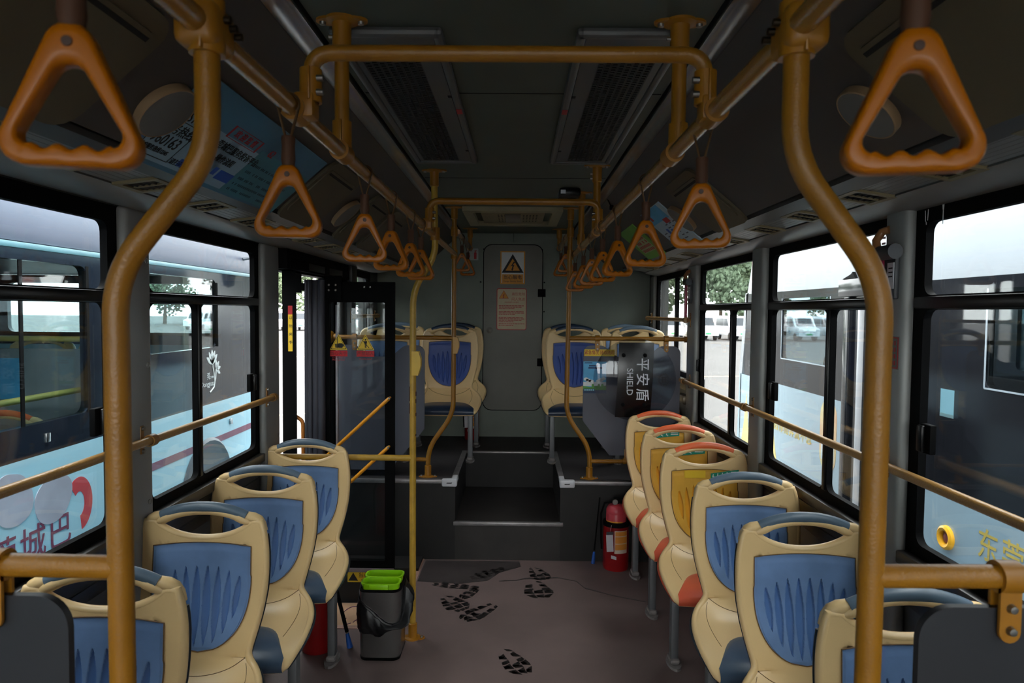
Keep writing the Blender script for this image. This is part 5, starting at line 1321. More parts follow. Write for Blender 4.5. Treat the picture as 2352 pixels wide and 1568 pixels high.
# step well: yellow caution label, mat
o = thing('caution_label', 'yellow caution label on the step riser behind the litter bin', 'sticker', (-0.95, WELL[1], -0.037))
m = MB(); slab(m, (-0.925, WELL[1], -0.037), X_, Z_, 0.22, 0.066, -0.0005, 0.0012); obj('strip', m, YELS, o, smooth=False)
m = MB(); poly(m, (-1.0, WELL[1], -0.037), X_, Z_, [(0, 0.026), (-0.03, -0.024), (0.03, -0.024)], 0.0012, 0.0017); obj('black_triangle', m, BLACKI, o, smooth=False)
text('lettering', '当心台阶', (-0.905, WELL[1] - 0.0014, -0.027), X_, Z_, 0.036, BLACKI, o, sx=0.9); text('lettering', 'Mind the step', (-0.905, WELL[1] - 0.0014, -0.056), X_, Z_, 0.016, BLACKI, o)
o = thing('cardboard_sheet', 'worn cardboard sheet with purple print lying in the door step well', 'cardboard', (-0.86, 3.9, -0.2))
m = MB(); m.box((-1.10, 3.62, -0.2), (-0.63, 4.10, -0.192)); obj('sheet', m, CARD, o, smooth=False)
m = MB()
for k in range(8):
    x, y = rnd.uniform(-1.0, -0.7), rnd.uniform(3.84, 4.05); a = rnd.uniform(0, 3); m.tube([(x + 0.04 * math.cos(a + t), y + 0.05 * math.sin(a + t * 1.3), -0.191) for t in [i * 0.3 for i in range(9)]], 0.004, 6, flat=0.1, up=(0, 0, 1))
obj('purple_print', m, CARDP, o)

# ================================================================= litter bin
o = thing('litter_bin', 'steel litter bin with lime green trays on the floor by the left seats', 'bin', (-0.625, 3.14, 0))
bc = Vector((-0.622, 3.14, 0))
def rr_ring(w_, d_, z, r_, n=6): return [(bc.x + a, bc.y + b, z) for a, b in rrect(-w_ / 2, -d_ / 2, w_ / 2, d_ / 2, r_, n)]
def loft(mb, rings, mi=0, cap0=True, cap1=True):
    n = len(rings[0]); vs = [p for r_ in rings for p in r_]; fs = []
    for i in range(len(rings) - 1):
        for k in range(n): fs.append((i * n + k, i * n + (k + 1) % n, (i + 1) * n + (k + 1) % n, (i + 1) * n + k))
    if cap0: fs.append(tuple(range(n))[::-1])
    if cap1: fs.append(tuple((len(rings) - 1) * n + k for k in range(n)))
    return mb.add(vs, fs, mi)
m = MB(); loft(m, [rr_ring(0.186, 0.186, 0.012, 0.035), rr_ring(0.192, 0.192, 0.30, 0.038), rr_ring(0.192, 0.192, 0.318, 0.038), rr_ring(0.184, 0.184, 0.318, 0.034), rr_ring(0.18, 0.18, 0.05, 0.03)], cap1=True); obj('body', m, BINM, o)
m = MB(); loft(m, [rr_ring(0.182, 0.182, 0.0, 0.033), rr_ring(0.19, 0.19, 0.014, 0.036)]); loft(m, [rr_ring(0.19, 0.19, 0.318, 0.037), rr_ring(0.194, 0.194, 0.324, 0.038), rr_ring(0.18, 0.18, 0.328, 0.034)], cap1=False); obj('plastic_rim', m, BLK, o)
for dy, w_ in ((-0.043, 0.176), (0.045, 0.176)):
    m = MB()
    def tr(w2, d2, z, r_): return [(bc.x + a, bc.y + dy + b, z) for a, b in rrect(-w2 / 2, -d2 / 2, w2 / 2, d2 / 2, r_, 6)]
    loft(m, [tr(0.160, 0.072, 0.285, 0.02), tr(0.170, 0.08, 0.345, 0.026), tr(0.180, 0.088, 0.347, 0.03), tr(0.180, 0.088, 0.353, 0.03), tr(0.166, 0.076, 0.353, 0.026), tr(0.155, 0.066, 0.295, 0.02)], cap1=True)
    if dy < 0: m.box((bc.x - 0.045, bc.y + dy - 0.047, 0.325), (bc.x + 0.04, bc.y + dy - 0.040, 0.35), 0.003)
    obj('green_tray', m, LIME, o, 'lime green plastic tray')
m = MB(); m.box((bc.x - 0.0, bc.y + 0.079, 0.335), (bc.x + 0.004, bc.y + 0.082, 0.342)); 
m = MB()
def bagf(u, v):
    t = 2 * math.pi * u; sx, sy = math.cos(t), math.sin(t)
    k = (abs(sx) ** 4 + abs(sy) ** 4) ** -0.25
    front = max(0, -sy); right = max(0, sx); left = max(0, -sx)
    ztop = 0.327 - front ** 0.7 * (0.125 + 0.085 * sx) - 0.01 * right
    zlow = 0.128 + 0.035 * right - 0.010 * left + 0.008 * math.sin(5 * t) - 0.010 * front
    r_ = 0.099 + 0.006 * math.sin(9 * t + 3 * v) * v + 0.009 * math.sin(math.pi * v) + 0.034 * right * math.sin(math.pi * min(1, v * 1.1)) + 0.006 * left * v + 0.0035 * math.sin(23 * t + 11 * v) * math.sin(17 * v + 5 * t)
    if v > 0.93: r_ -= 0.012 * (v - 0.93) / 0.07
    z = ztop + (zlow - ztop) * v
    return (bc.x + k * sx * r_, bc.y + k * sy * r_, z)
m.grid(bagf, 72, 18); m.grid(lambda u, v: tuple(Vector(bagf(u, v)) * 1.0 - Vector((0.002 * math.cos(2 * math.pi * u), 0.002 * math.sin(2 * math.pi * u), 0))), 72, 18)
m.tube([bagf(i / 48, 0.02) for i in range(48)], 0.006, 6, closed=True); obj('bin_bag', m, BAG, o, 'black plastic bin bag turned over the rim')
# mop and pole sticks
o = thing('mop_stick', 'black stick with a blue tip leaning under the left seats beside the litter bin', 'stick', (-0.795, 3.17, 0))
m = MB(); m.tube([(-0.80, 3.17, 0.075), (-0.868, 3.165, 0.36)], 0.009, 10); obj('shaft', m, BLK, o)
m = MB(); m.tube([(-0.786, 3.17, 0.0), (-0.799, 3.17, 0.068)], [0.015, 0.0085], 12); obj('blue_tip', m, BLUET, o)
m = MB(); m.tube([(-0.799, 3.17, 0.068), (-0.801, 3.17, 0.08)], 0.0065, 10); obj('collar', m, STEEL, o)
o = thing('mop_stick', 'thin black stick with a blue tip beside the right fire extinguisher', 'stick', (0.50, 4.28, 0))
m = MB(); m.tube([(0.498, 4.295, 0.085), (0.53, 4.312, 0.42)], 0.0045, 8); obj('shaft', m, BLK, o)
m = MB(); m.tube([(0.490, 4.29, 0.0), (0.497, 4.295, 0.075)], [0.013, 0.007], 12); obj('blue_tip', m, BLUET, o)

# ================================================================= fire extinguishers
def extinguisher(x, y, z, h, r, lab, faded, lbl=True, rot=0):
    o = thing('fire_extinguisher', lab, 'fire extinguisher', (x, y, z), 'red fire extinguishers')
    m = MB(); m.lathe([(0, 0.0), (r * .96, 0.0), (r, 0.012), (r, h * .63)], (x, y, z), 32)
    if not faded: m.lathe([(r, h * .63), (r, h * .72), (r * .93, h * .78), (r * .7, h * .84), (r * .3, h * .87), (0.0, h * .87)], (x, y, z), 32)
    obj('cylinder', m, REDX, o)
    if faded:
        m = MB(); m.lathe([(r * .80, h * .55), (r * .80, h * .76), (r * .785, h * .767), (r * .80, h * .775), (r * .78, h * .82), (r * .62, h * .87), (r * .25, h * .89), (0.0, h * .89)], (x, y, z), 32); obj('upper_body', m, REDF, o, 'faded pink red upper body')
        m = MB(); m.lathe([(r * .79, h * .60), (r * 1.02, h * .60), (r * 1.05, h * .62), (r * 1.0, h * .655), (r * .8, h * .66)], (x, y, z), 32); obj('collar', m, BLK, o)
        m = MB()
        for a in range(9): pass
        m.add([(x + r * .812 * math.sin(t), y - r * .812 * math.cos(t), z + h * q) for t in [-1.3 + i * .18 for i in range(11)] for q in (0.655, 0.675)], [(2 * i, 2 * i + 2, 2 * i + 3, 2 * i + 1) for i in range(10)]); m.add([(x + r * .806 * math.sin(t), y - r * .806 * math.cos(t), z + h * q) for t in [-1.3 + i * .18 for i in range(11)] for q in (0.655, 0.675)], [(2 * i, 2 * i + 2, 2 * i + 3, 2 * i + 1) for i in range(10)]); obj('band_label', m, ORS, o)
    m = MB(); m.lathe([(0.014, h * .86), (0.014, h * .93), (0.009, h * .95), (0, h * .95)], (x, y, z), 16)
    m.box((x - 0.012, y - 0.012, z + h * .91), (x + 0.07, y + 0.012, z + h * .925), 0.003); m.box((x - 0.02, y - 0.010, z + h * .96), (x + 0.075, y + 0.010, z + h * .975), 0.003)
    m.tube([(x + 0.07, y, z + h * .965), (x + 0.085, y, z + h * .93)], 0.006, 8)
    obj('valve_handle', m, BLK, o)
    m = MB(); m.lathe([(0.0, -0.03), (0.016, -0.03), (0.018, -0.024), (0.012, -0.01), (0.0, -0.01)], (x - 0.012, y, z + h * .925), 18, axis='Y'); obj('gauge', m, STEEL, o)
    m = MB(); m.tube([(x - 0.014, y, z + h * .92), (x - r * .9, y + 0.01, z + h * .89), (x - r * 1.18, y + 0.01, z + h * .75), (x - r * 1.16, y + 0.01, z + h * .4), (x - r * 1.1, y + 0.01, z + h * .25)], 0.006, 8); obj('hose', m, BLK, o)
    if lbl:
        m = MB(); ts = [-0.25 + i * .12 for i in range(10)]
        for rr_ in (1.006, 1.001): m.add([(x + r * rr_ * math.sin(t), y - r * rr_ * math.cos(t), z + h * q) for t in ts for q in (0.25, 0.56)], [(2 * i, 2 * i + 2, 2 * i + 3, 2 * i + 1) for i in range(9)])
        lb = obj('paper_label', m, mat('white_label_edge', (214, 196, 180), 0.5), o)
        m = MB(); ts = [-0.19 + i * .11 for i in range(10)]
        for q0, q1 in ((0.30, 0.38), (0.39, 0.48), (0.49, 0.55)): m.add([(x + r * 1.012 * math.sin(t), y - r * 1.012 * math.cos(t), z + h * q) for t in ts for q in (q0, q1)], [(2 * i, 2 * i + 2, 2 * i + 3, 2 * i + 1) for i in range(9)])
        obj('orange_print', m, mat('orange_label', (222, 140, 50), 0.5), lb)
        m = MB(); slab(m, (x - r * .62, y - r * 1.06, z + h * .40), Vector((0.96, 0, 0.06)), Vector((-0.05, 0.05, 1)), 0.042, 0.105, 0, 0.001); slab(m, (x - r * .30, y - r * 1.03, z + h * .20), Vector((0.95, 0, -0.3)), Z_, 0.035, 0.02, 0, 0.001); m.tube([(x - r * .6, y - r * 1.05, z + h * .52), (x - r * .5, y - r * .95, z + h * .64)], 0.001, 4); obj('inspection_tag', m, mat('tag_white', (206, 200, 206), 0.4), o)
        m = MB(); slab(m, (x - r * .62, y - r * 1.065, z + h * .535), Vector((0.96, 0, 0.06)), Z_, 0.044, 0.02, 0, 0.001); obj('tag_clip', m, mat('dark_tag_clip', (60, 52, 58), 0.5), o)
    return o
extinguisher(0.625, 4.23, 0, 0.455, 0.080, 'red fire extinguisher standing by the platform riser next to the orange seats', True)
extinguisher(-0.385, 5.755, ZP, 0.40, 0.062, 'red fire extinguisher on the platform beside the rear door', False)
extinguisher(-0.935, 3.36 - 0.2, 0, 0.42, 0.075, 'red fire extinguisher half hidden under the furthest left seat', False, False)
# cables by the rear door
o = thing('black_cable', 'looped black cables on the rear wall above the left extinguisher', 'cable', (-0.33, Y1, 1.2))
m = MB(); m.tube([(-0.36, Y1 - 0.004, 1.08), (-0.34, Y1 - 0.006, 1.10), (-0.31, Y1 - 0.006, 1.105)], 0.004, 6); m.tube([(-0.37, Y1 - 0.004, 0.99), (-0.33, Y1 - 0.006, 1.0), (-0.305, Y1 - 0.006, 0.985)], 0.004, 6); obj('cable', m, BLK, o)
# corner protectors on the step nosing
for x, lab, tx_ in ((RX0 - 0.0, 'white padded corner guard at the left of the step recess', -1), (RX1 + 0.005, 'white padded corner guard at the right of the step recess', 1)):
    o = thing('corner_guard', lab, 'corner guard', (x, FRONT, ZP), 'white corner guards')
    xa_, xb_ = (x - 0.085, x + 0.012) if tx_ < 0 else (x - 0.012, x + 0.085)
    m = MB(); m.box((xa_, FRONT - 0.02, ZP - 0.038), (xb_, FRONT + 0.02, ZP + 0.012), 0.009); xi_ = xb_ - 0.035 if tx_ < 0 else xa_
    m.box((xi_, FRONT - 0.012, ZP - 0.02), (xi_ + 0.035, FRONT + 0.10, ZP + 0.014), 0.008); obj('pad', m, WHITEP, o)
    m = MB(); q = Vector(((xa_ + xb_) / 2, FRONT - 0.02, ZP - 0.013)); poly(m, q, X_, Z_, [(-0.018, -0.003), (0.014, -0.003), (0.02, 0.004), (0.004, 0.003), (-0.016, 0.003)], 0.0, 0.0008); obj('small_mark', m, BLACKI, o, smooth=False)
# emergency hammers on the right posts
def hammer(y, z, x, lab):
    o = thing('emergency_hammer', lab, 'hammer', (x, y, z), 'emergency window hammers')
    m = MB(); m.box((x, y - 0.03, z - 0.075), (x - 0.014, y + 0.03, z + 0.05), 0.004); m.lathe([(0, -0.05), (0.022, -0.05), (0.022, 0.03), (0, 0.03)], (x - 0.025, y + 0.0, z + 0.06), 16, axis='Y'); obj('holder', m, GREYH, o)
    m = MB(); m.box((x - 0.012, y - 0.026, z - 0.045), (x - 0.0155, y + 0.008, z + 0.03)); 
    for k in range(3): m.box((x - 0.0155, y - 0.02, z + 0.012 - k * 0.012), (x - 0.0165, y + 0.0, z + 0.016 - k * 0.012), mi=1)
    obj('white_plate', m, [WHITEP, BLACKI], o, smooth=False)
    m = MB(); m.cyl((x - 0.028, y + 0.045, z + 0.06), (x - 0.028, y - 0.02, z + 0.062), 0.017, 14); m.box((x - 0.036, y + 0.014, z - 0.17), (x - 0.018, y + 0.034, z + 0.06), 0.006); obj('hammer', m, REDH, o)
    m = MB(); m.tube([(x - 0.03, y + 0.04, z + 0.07), (x - 0.026, y + 0.055, z + 0.10), (x - 0.012, y + 0.05, z + 0.125), (x + 0.0, y + 0.03, z + 0.13)], 0.012, 10); obj('tether_cover', m, mat('translucent_tan_cover', (150, 100, 60), 0.3), o)
hammer(2.0, 1.72, XR - 0.035, 'crimson emergency hammer on the right post behind the cranked pole')
hammer(4.33, 1.735, XR - 0.035, 'small crimson emergency hammer on the furthest right post')
o = thing('red_outline_label', 'narrow red outlined label on the right post below the hammer', 'sticker', (XR - 0.035, 1.985, 1.49))
q = Vector((XR - 0.036, 1.985, 1.49)); UR = Vector((0, -1, 0))
m = MB(); m.frame(q, UR, Z_, (-1, 0, 0), (-0.022, -0.045, 0.022, 0.045), (-0.019, -0.042, 0.019, 0.042), 0.001, 0.001, n=3)
for k in range(4):
    for c_ in (-0.008, 0.005): slab(m, q + Vector((0, -c_, 0.028 - k * 0.019)), UR, Z_, 0.006, 0.013, 0, 0.001)
obj('print', m, REDI, o, smooth=False)
m = MB(); slab(m, q, UR, Z_, 0.05, 0.095, -0.0008, 0); obj('backing', m, mat('grey_label_stock', (104, 106, 104), 0.5), o, smooth=False)
o = thing('window_sticker', 'small pale blue sticker on the nearest right window', 'sticker', (XR + 0.017, 1.81, 1.37))
q = Vector((XR + 0.0175, 1.818, 1.366))
def quad(mb, c, w_, h_, d_): return mb.add([c + UR * (a * w_ / 2) + Z_ * (b * h_ / 2) - X_ * d_ for a, b in ((-1, -1), (1, -1), (1, 1), (-1, 1))], [(0, 1, 2, 3)])
m = MB(); quad(m, q, 0.058, 0.074, 0); obj('sheet', m, paper('pale_blue_sticker', (160, 214, 232)), o, smooth=False)
m = MB(); quad(m, q - Z_ * 0.0325, 0.058, 0.009, 0.0005); obj('white_print', m, paper('white_sticker_print', (232, 234, 228)), o, smooth=False)
o = thing('window_notice', 'faint red printed notice on the upper right middle window', 'sticker', (XR + 0.017, 2.16, 1.78))
m = MB(); q = Vector((XR + 0.0175, 2.16, 1.79))
for r_ in range(7):
    for c_ in range(3):
        slab(m, q + Vector((0, 0.03 - c_ * 0.03, 0.05 - r_ * 0.018)), UR, Z_, 0.022, 0.007, 0, 0.0006)
obj('print', m, mat('faded_red_print', (226, 170, 176), 0.5), o, smooth=False)

o = thing('paint_scratch', 'white paint scratches on the black band above the nearest right window', 'mark', (XR - 0.006, 1.87, 1.88))
m = MB()
for y, z, h_, tl in ((1.905, 1.872, 0.03, 0.004), (1.893, 1.874, 0.03, -0.004), (1.90, 1.852, 0.008, 0.008), (1.826, 1.866, 0.05, 0.0), (1.828, 1.886, 0.014, 0.004), (1.824, 1.886, 0.014, -0.004)):
    slab(m, (XR - 0.0055, y, z), Vector((0, -1, tl * 20)), Vector((0, tl * 20, 1)), 0.0022, h_, 0, 0.0008)
obj('scratch', m, WHITE, o, smooth=False)
# ================================================================= outside
for nm, s_, X in (('left', -1, XL - 0.09), ('right', 1, XR + 0.09)):
    m = MB(); ye = WELL[0] if s_ < 0 else Y1 + 0.1
    m.box((X, -1.4 if s_ < 0 else Y0, -0.36), (X + s_ * 0.02, ye, 0.86)); m.box((X, 4.78, -0.36), (X + s_ * 0.02, Y1 + .1, 1.12)); m.box((X, Y0, 1.92), (X + s_ * 0.02, Y1 + .1, 2.42))
    struct('wall_outer_' + nm, m, LBUS if s_ < 0 else RBUS, smooth=False)
ZG = -0.66
m = MB(); m.box((-160, -60, ZG - 0.2), (160, 200, ZG)); struct('ground', m, CONC, smooth=False)
m = MB()
for x0_, y0_, x1_, y1_ in ((-9, 12, -2.6, 16), (3.3, 11, 8.5, 9.4), (5, 24, 20, 27), (-30, 30, -8, 33)):
    d = Vector((x1_ - x0_, y1_ - y0_, 0)).normalized(); pn = Vector((-d.y, d.x, 0)) * 0.07
    a, b = Vector((x0_, y0_, ZG)), Vector((x1_, y1_, ZG)); m.prism([a - pn, b - pn, b + pn, a + pn], (0, 0, 0.004))
struct('ground_marking', m, mat('faded_yellow_road_paint', (226, 196, 130), 0.6), smooth=False)

def wheel(mb_t, x, y, z, r, wd):
    mb_t.lathe([(r * .55, -wd / 2), (r * .95, -wd / 2), (r, -wd * .35), (r, wd * .35), (r * .95, wd / 2), (r * .55, wd / 2)], (x, y, z), 24, axis='X')
# --- neighbouring bus on the left
o = thing('city_bus', 'pale blue and dark glazed bus parked close on the left', 'bus', (-3.2, 1, ZG))
xs, xf = -2.1, -4.5; yb0, yb1 = -4.0, 5.62
sk = 0.04
m = MB()
m.box((xs - sk, yb0, -0.36), (xs, yb1, 0.951)); m.box((xf, yb0, -0.36), (xf + sk, yb1, 0.951)); m.box((xf, yb0, -0.36), (xs, yb0 + sk, 0.951)); m.box((xf, yb1 - sk, -0.36), (xs, yb1, 1.3)); m.box((xf, yb0, -0.36), (xs, yb1, -0.30))
obj('lower_body', m, LBUS, o)
m = MB(); m.box((xf, yb0, 1.865), (xs, yb1, 2.28), 0.05); m.box((xf + .3, yb0 + .5, 2.28), (xs - .3, yb1 - .6, 2.5), 0.05); obj('roof', m, LCAN, o)
m = MB(); m.box((xs - 0.01, yb0, 1.848), (xs + 0.006, yb1, 1.874), 0.004); obj('gutter_trim', m, mat('teal_gutter', (92, 136, 146), 0.4), o)
wins = [(-3.7, -2.6), (-2.5, -1.4), (-1.3, -0.2), (-0.1, 1.0), (1.1, 2.15)]
m = MB()
O_ = Vector((xs, 0, 0))
def wframe(mb, x, wy0, wy1, cy0, cy1, z0_, cz0, zt_, ct_, dirx):
    mb.frame((x, 0, 0), Y_, Z_, (dirx, 0, 0), (cy0, z0_, cy1, zt_), (wy0, cz0, wy1, ct_), 0.05, 0.04)
cuts = [yb0] + [(wins[i][1] + wins[i + 1][0]) / 2 for i in range(len(wins) - 1)] + [2.22]
for i, (a, b) in enumerate(wins): wframe(m, xs, a, b, cuts[i], cuts[i + 1], 0.951, 1.09, 1.865, 1.80, -1); wframe(m, xf + .04, a, b, cuts[i], cuts[i + 1], 0.951, 1.09, 1.865, 1.80, -1)
for x in (xs, xf + 0.04):
    wframe(m, x, 2.30, 3.31, 2.22, 3.58, 0.951, 1.09, 1.865, 1.80, -1); wframe(m, x, 3.84, 4.73, 3.58, yb1, 0.951, 1.335, 1.865, 1.80, -1)
m.frame((0, yb1 - .04, 0), X_, Z_, Y_, (xf, 1.3, xs, 1.865), (xf + .3, 1.4, xs - .3, 1.80), 0.05, 0.04)
m.frame((0, yb0, 0), X_, Z_, Y_, (xf, 0.951, xs, 1.865), (xf + .2, 1.0, xs - .2, 1.82), 0.05, 0.04)
obj('window_band', m, BAND, o)
for a, b, z0_ in [(a, b, 1.08) for a, b in wins] + [(2.30, 3.31, 1.08), (3.84, 4.73, 1.325)]:
    m = MB(); m.box((xs - 0.012, a - .01, z0_), (xs - 0.006, b + .01, 1.81)); obj('side_window', m, GLSB, o, smooth=False)
    m = MB(); m.box((xf + 0.006, a - .01, z0_), (xf + 0.012, b + .01, 1.81)); obj('far_side_window', m, GLSF, o, smooth=False)
m = MB(); m.box((xf + .3, yb1 - 0.03, 1.39), (xs - .3, yb1 - 0.024, 1.81)); obj('rear_window', m, GLSB, o, smooth=False)
m = MB(); m.box((xs - 0.02, 3.565, 0.4), (xs + 0.004, 3.60, 1.86), 0.003); m.box((xs - 0.02, 3.30, 1.09), (xs + 0.003, 3.32, 1.80)); m.box((xs - 0.008, 4.72, 1.34), (xs + 0.012, 4.735, 1.78), 0.002); m.box((xs - 0.008, 2.86, 1.09), (xs - 0.002, 2.88, 1.80)); obj('window_seam', m, BLK, o)
m = MB(); m.box((xs, 3.65, 0.663), (xs + 0.002, yb1 - .2, 0.708)); obj('maroon_stripe', m, MAROON, o, smooth=False)
m = MB()
for cy, cz, a, s_ in ((2.79, 0.785, -0.4, .115), (3.05, 0.73, 0.5, .115)):
    pts = [(s_ * math.cos(t) * (1 + 0.10 * math.cos(2 * t)), s_ * 1.0 * math.sin(t) * (0.95 + .08 * math.sin(t)) + (0.025 * max(0, math.cos(t - 2.6)) ** 8)) for t in [i * math.pi / 16 for i in range(32)]]
    pts = [(p[0] * math.cos(a) - p[1] * math.sin(a), p[0] * math.sin(a) + p[1] * math.cos(a)) for p in pts]; poly(m, (xs, cy, cz), Y_, Z_, pts, 0, 0.003)
obj('silver_petal', m, PETAL, o, smooth=False)
m = MB(); outp = [(0.10 * math.cos(t), 0.13 * math.sin(t)) for t in [math.radians(a) for a in range(-80, 140, 10)]]; inn_ = [(0.04 * math.cos(t), 0.06 * math.sin(t)) for t in [math.radians(a) for a in range(130, -90, -10)]]
poly(m, (xs, 3.22, 0.66), Y_, Z_, outp + inn_, 0, 0.002); obj('red_swash', m, mat('red_swash_print', (196, 52, 62), 0.4), o, smooth=False)
for chh, y in (('莞', 2.73), ('城', 2.905), ('巴', 3.08)): text('lettering', chh, (xs + 0.002, y, 0.565), Y_, Z_, 0.165, MAROON, o, bold=0.003)
m = MB(); ec = Vector((xs, 4.66, 1.12))
def petal(cx, cz, a, L, w_):
    pts = [(L * (0.5 - 0.5 * math.cos(t)) if False else L * i / 10, w_ * math.sin(math.pi * i / 10) ** .8) for i in range(11)] + [(L * i / 10, -w_ * math.sin(math.pi * i / 10) ** .8) for i in range(9, 0, -1)]
    poly(m, ec + Vector((0, cx, cz)), Y_, Z_, [(p[0] * math.cos(a) - p[1] * math.sin(a), p[0] * math.sin(a) + p[1] * math.cos(a)) for p in pts], 0, 0.002)
for a in (0.7, 1.15, 1.6, 2.1, 2.6): petal(0.0, 0.10, a, 0.10, 0.017)
for a in (-0.5, 0.2, 0.9, 1.6): petal(0.06, 0.06, a, 0.07, 0.013)
m.tube([ec + Vector((0.001, -0.04, -0.09)), ec + Vector((0.001, 0.02, -0.06)), ec + Vector((0.001, 0.045, 0.0)), ec + Vector((0.001, 0.055, 0.06))], 0.005, 6); m.tube([ec + Vector((0.001, 0.035, -0.03)), ec + Vector((0.001, 0.02, 0.04)), ec + Vector((0.001, 0.0, 0.10))], 0.005, 6)
obj('flower_emblem', m, WHITE, o, smooth=False)
text('lettering', 'Dongguan', ec + Vector((0.002, -0.07, -0.03)), Y_, Z_, 0.05, WHITE, o); text('lettering', '莞', ec + Vector((0.002, -0.06, 0.02)), Y_, Z_, 0.05, WHITE, o); text('lettering', 'CHINA', ec + Vector((0.002, -0.005, 0.012)), Y_, Z_, 0.022, WHITE, o)
m = MB(); m.box((xs - 0.002, 4.93, 0.76), (xs + 0.012, 4.96, 0.80), 0.002); m.box((xs - 0.002, 2.99, 1.0), (xs + 0.01, 3.02, 1.04), 0.002); obj('door_catch', m, ALU, o)
m = MB(); m.lathe([(0.0, 0.0), (0.33, 0.0), (0.36, 0.014), (0.38, 0.0)], (xs + .001, 4.58, 0.345), 28, axis='X'); obj('wheel_arch', m, mat('grey_arch_cover', (96, 104, 112), 0.5), o)
for y in (-2.2, 4.55):
    for x in (xs - 0.16, xf + 0.16): m = MB(); wheel(m, x, y, ZG + 0.44, 0.44, 0.26); obj('wheel', m, TYRE, o)
m = MB(); m.tube([(xs + 0.0, 5.2, 1.98), (xs + 0.10, 5.25, 2.0), (xs + .14, 5.25, 1.95)], 0.012, 8); m.lathe([(0, -0.11), (0.04, -0.09), (0.055, 0), (0.04, 0.09), (0, 0.11)], (xs + 0.14, 5.25, 1.87), 16); obj('wing_mirror', m, mat('grey_mirror_shell', (90, 96, 106), 0.3), o)
# its interior: floor, seats, bar, partition seen through the glass
m = MB(); m.box((xf + .05, yb0 + .05, -0.02), (xs - .05, yb1 - .05, 0.0)); obj('cabin_floor', m, FLOORD, o, smooth=False)
m = MB(); m.tube([(xs - .9, 3.45, 1.44), (xs - 0.06, 3.45, 1.44)], 0.015, 10); m.tube([(xs - .09, 1.2, 1.19), (xs - .09, 3.5, 1.19)], 0.015, 10); m.tube([(xs - .8, 3.45, 0.0), (xs - .8, 3.45, 1.9)], 0.015, 10); obj('cabin_handrail', m, mat('pale_yellow_rail', (226, 200, 110), 0.4), o)
m = MB(); m.box((xs - .72, 3.45, 0.6), (xs - .10, 3.462, 1.39), 0.004); obj('cabin_partition', m, mat('grey_cabin_board', (150, 152, 154), 0.5), o)
m = MB(); m.box((xs - .60, 3.445, 1.13), (xs - .44, 3.45, 1.34)); obj('cabin_poster', m, BLUES, o, smooth=False)
for i, (x, y, z, v, lab) in enumerate(((xs - .36, 2.72, 0.12, 'orange', 'orange topped seat seen through the left bus window, nearer one'), (xs - .36, 3.22, 0.12, 'orange', 'orange topped seat seen through the left bus window, farther one'),
                                   (xs - .36, 4.10, 0.44, 'blue', 'rear window seat seen through the left bus raised window'), (xs - .78, 4.10, 0.44, 'blue', 'rear inner seat seen through the left bus raised window'))):
    q = seat(x, y, z, v, -1, lab, 'seats inside the left bus')
# --- neighbouring bus on the right
o = thing('city_bus', 'white topped grey blue bus parked close on the right', 'bus', (3.45, 1.5, ZG))
xs, xf = 2.25, 4.65; yb0, yb1 = -4.0, 6.95
m = MB()
m.box((xs, 4.72, -0.36), (xs + sk, yb1 - .05, 0.995)); m.box((xs, yb0, -0.36), (xs + sk, 4.10, 0.668)); m.box((xf - sk, yb0, -0.36), (xf, yb1, 0.8)); m.box((xs, yb0, -0.36), (xf, yb0 + sk, .8)); m.box((xs, yb0, -0.36), (xf, yb1, -0.30))
m.prism([(xs, yb1 - .05, -0.36), (xs, yb1 + .05, -0.36), (xs, yb1 - 0.02, 1.0), (xs, yb1 - .08, 1.0)], (xf - xs, 0, 0))
obj('lower_body', m, RBUS, o)
m = MB(); m.prism([(xs, yb0, 1.79), (xs, yb1 - 0.2, 1.79), (xs, yb1 - 0.42, 2.3), (xs, yb1 - 0.6, 2.5), (xs, yb0, 2.5)], (xf - xs, 0, 0))
m.prism([(xs, yb1 - 0.09, 1.0), (xs, yb1 - 0.01, 1.0), (xs, yb1 - 0.15, 1.8), (xs, yb1 - 0.24, 1.8)], (0.3, 0, 0)); obj('roof', m, WCAN, o)
m = MB()
O_ = (xs, 0, 0)
def wfr(a, b, c0_, c1_, z0_, cz, top=1.79, ct=1.73): m.frame((xs, 0, 0), Y_, Z_, (1, 0, 0), (c0_, z0_, c1_, top), (a, cz, b, ct), 0.05, 0.04)
wfr(4.95, 5.85, 4.72, 5.92, 0.995, 1.22); wfr(6.0, 6.62, 5.92, 6.78, 0.995, 1.22)
rw = [(-3.7, -2.6), (-2.5, -1.4), (-1.3, -0.2), (-0.1, 1.0), (1.1, 2.2), (2.3, 3.30)]
rc = [yb0, -2.55, -1.35, -0.15, 1.05, 2.25, 4.10]
for i, (a, b) in enumerate(rw): wfr(a, b, rc[i], rc[i + 1], 0.668, 1.25)
m.box((xf - .04, yb0, 0.8), (xf, yb1, 1.0)); m.frame((xf - .04, 0, 0), Y_, Z_, (1, 0, 0), (yb0, 1.0, yb1 - .3, 1.79), (yb0 + .3, 1.1, yb1 - .6, 1.7), 0.05, 0.04)
obj('window_band', m, BANDR, o)
for a, b, z0_ in [(a, b, 1.24) for a, b in rw] + [(4.95, 5.85, 1.21), (6.0, 6.62, 1.21)]:
    m = MB(); m.box((xs + 0.006, a - .01, z0_), (xs + 0.012, b + .01, 1.74)); obj('side_window', m, GLSR, o, smooth=False)
m = MB(); m.box((xf - 0.012, yb0 + .3, 1.1), (xf - 0.006, yb1 - .6, 1.7)); obj('far_side_window', m, GLSF, o, smooth=False)
m = MB()
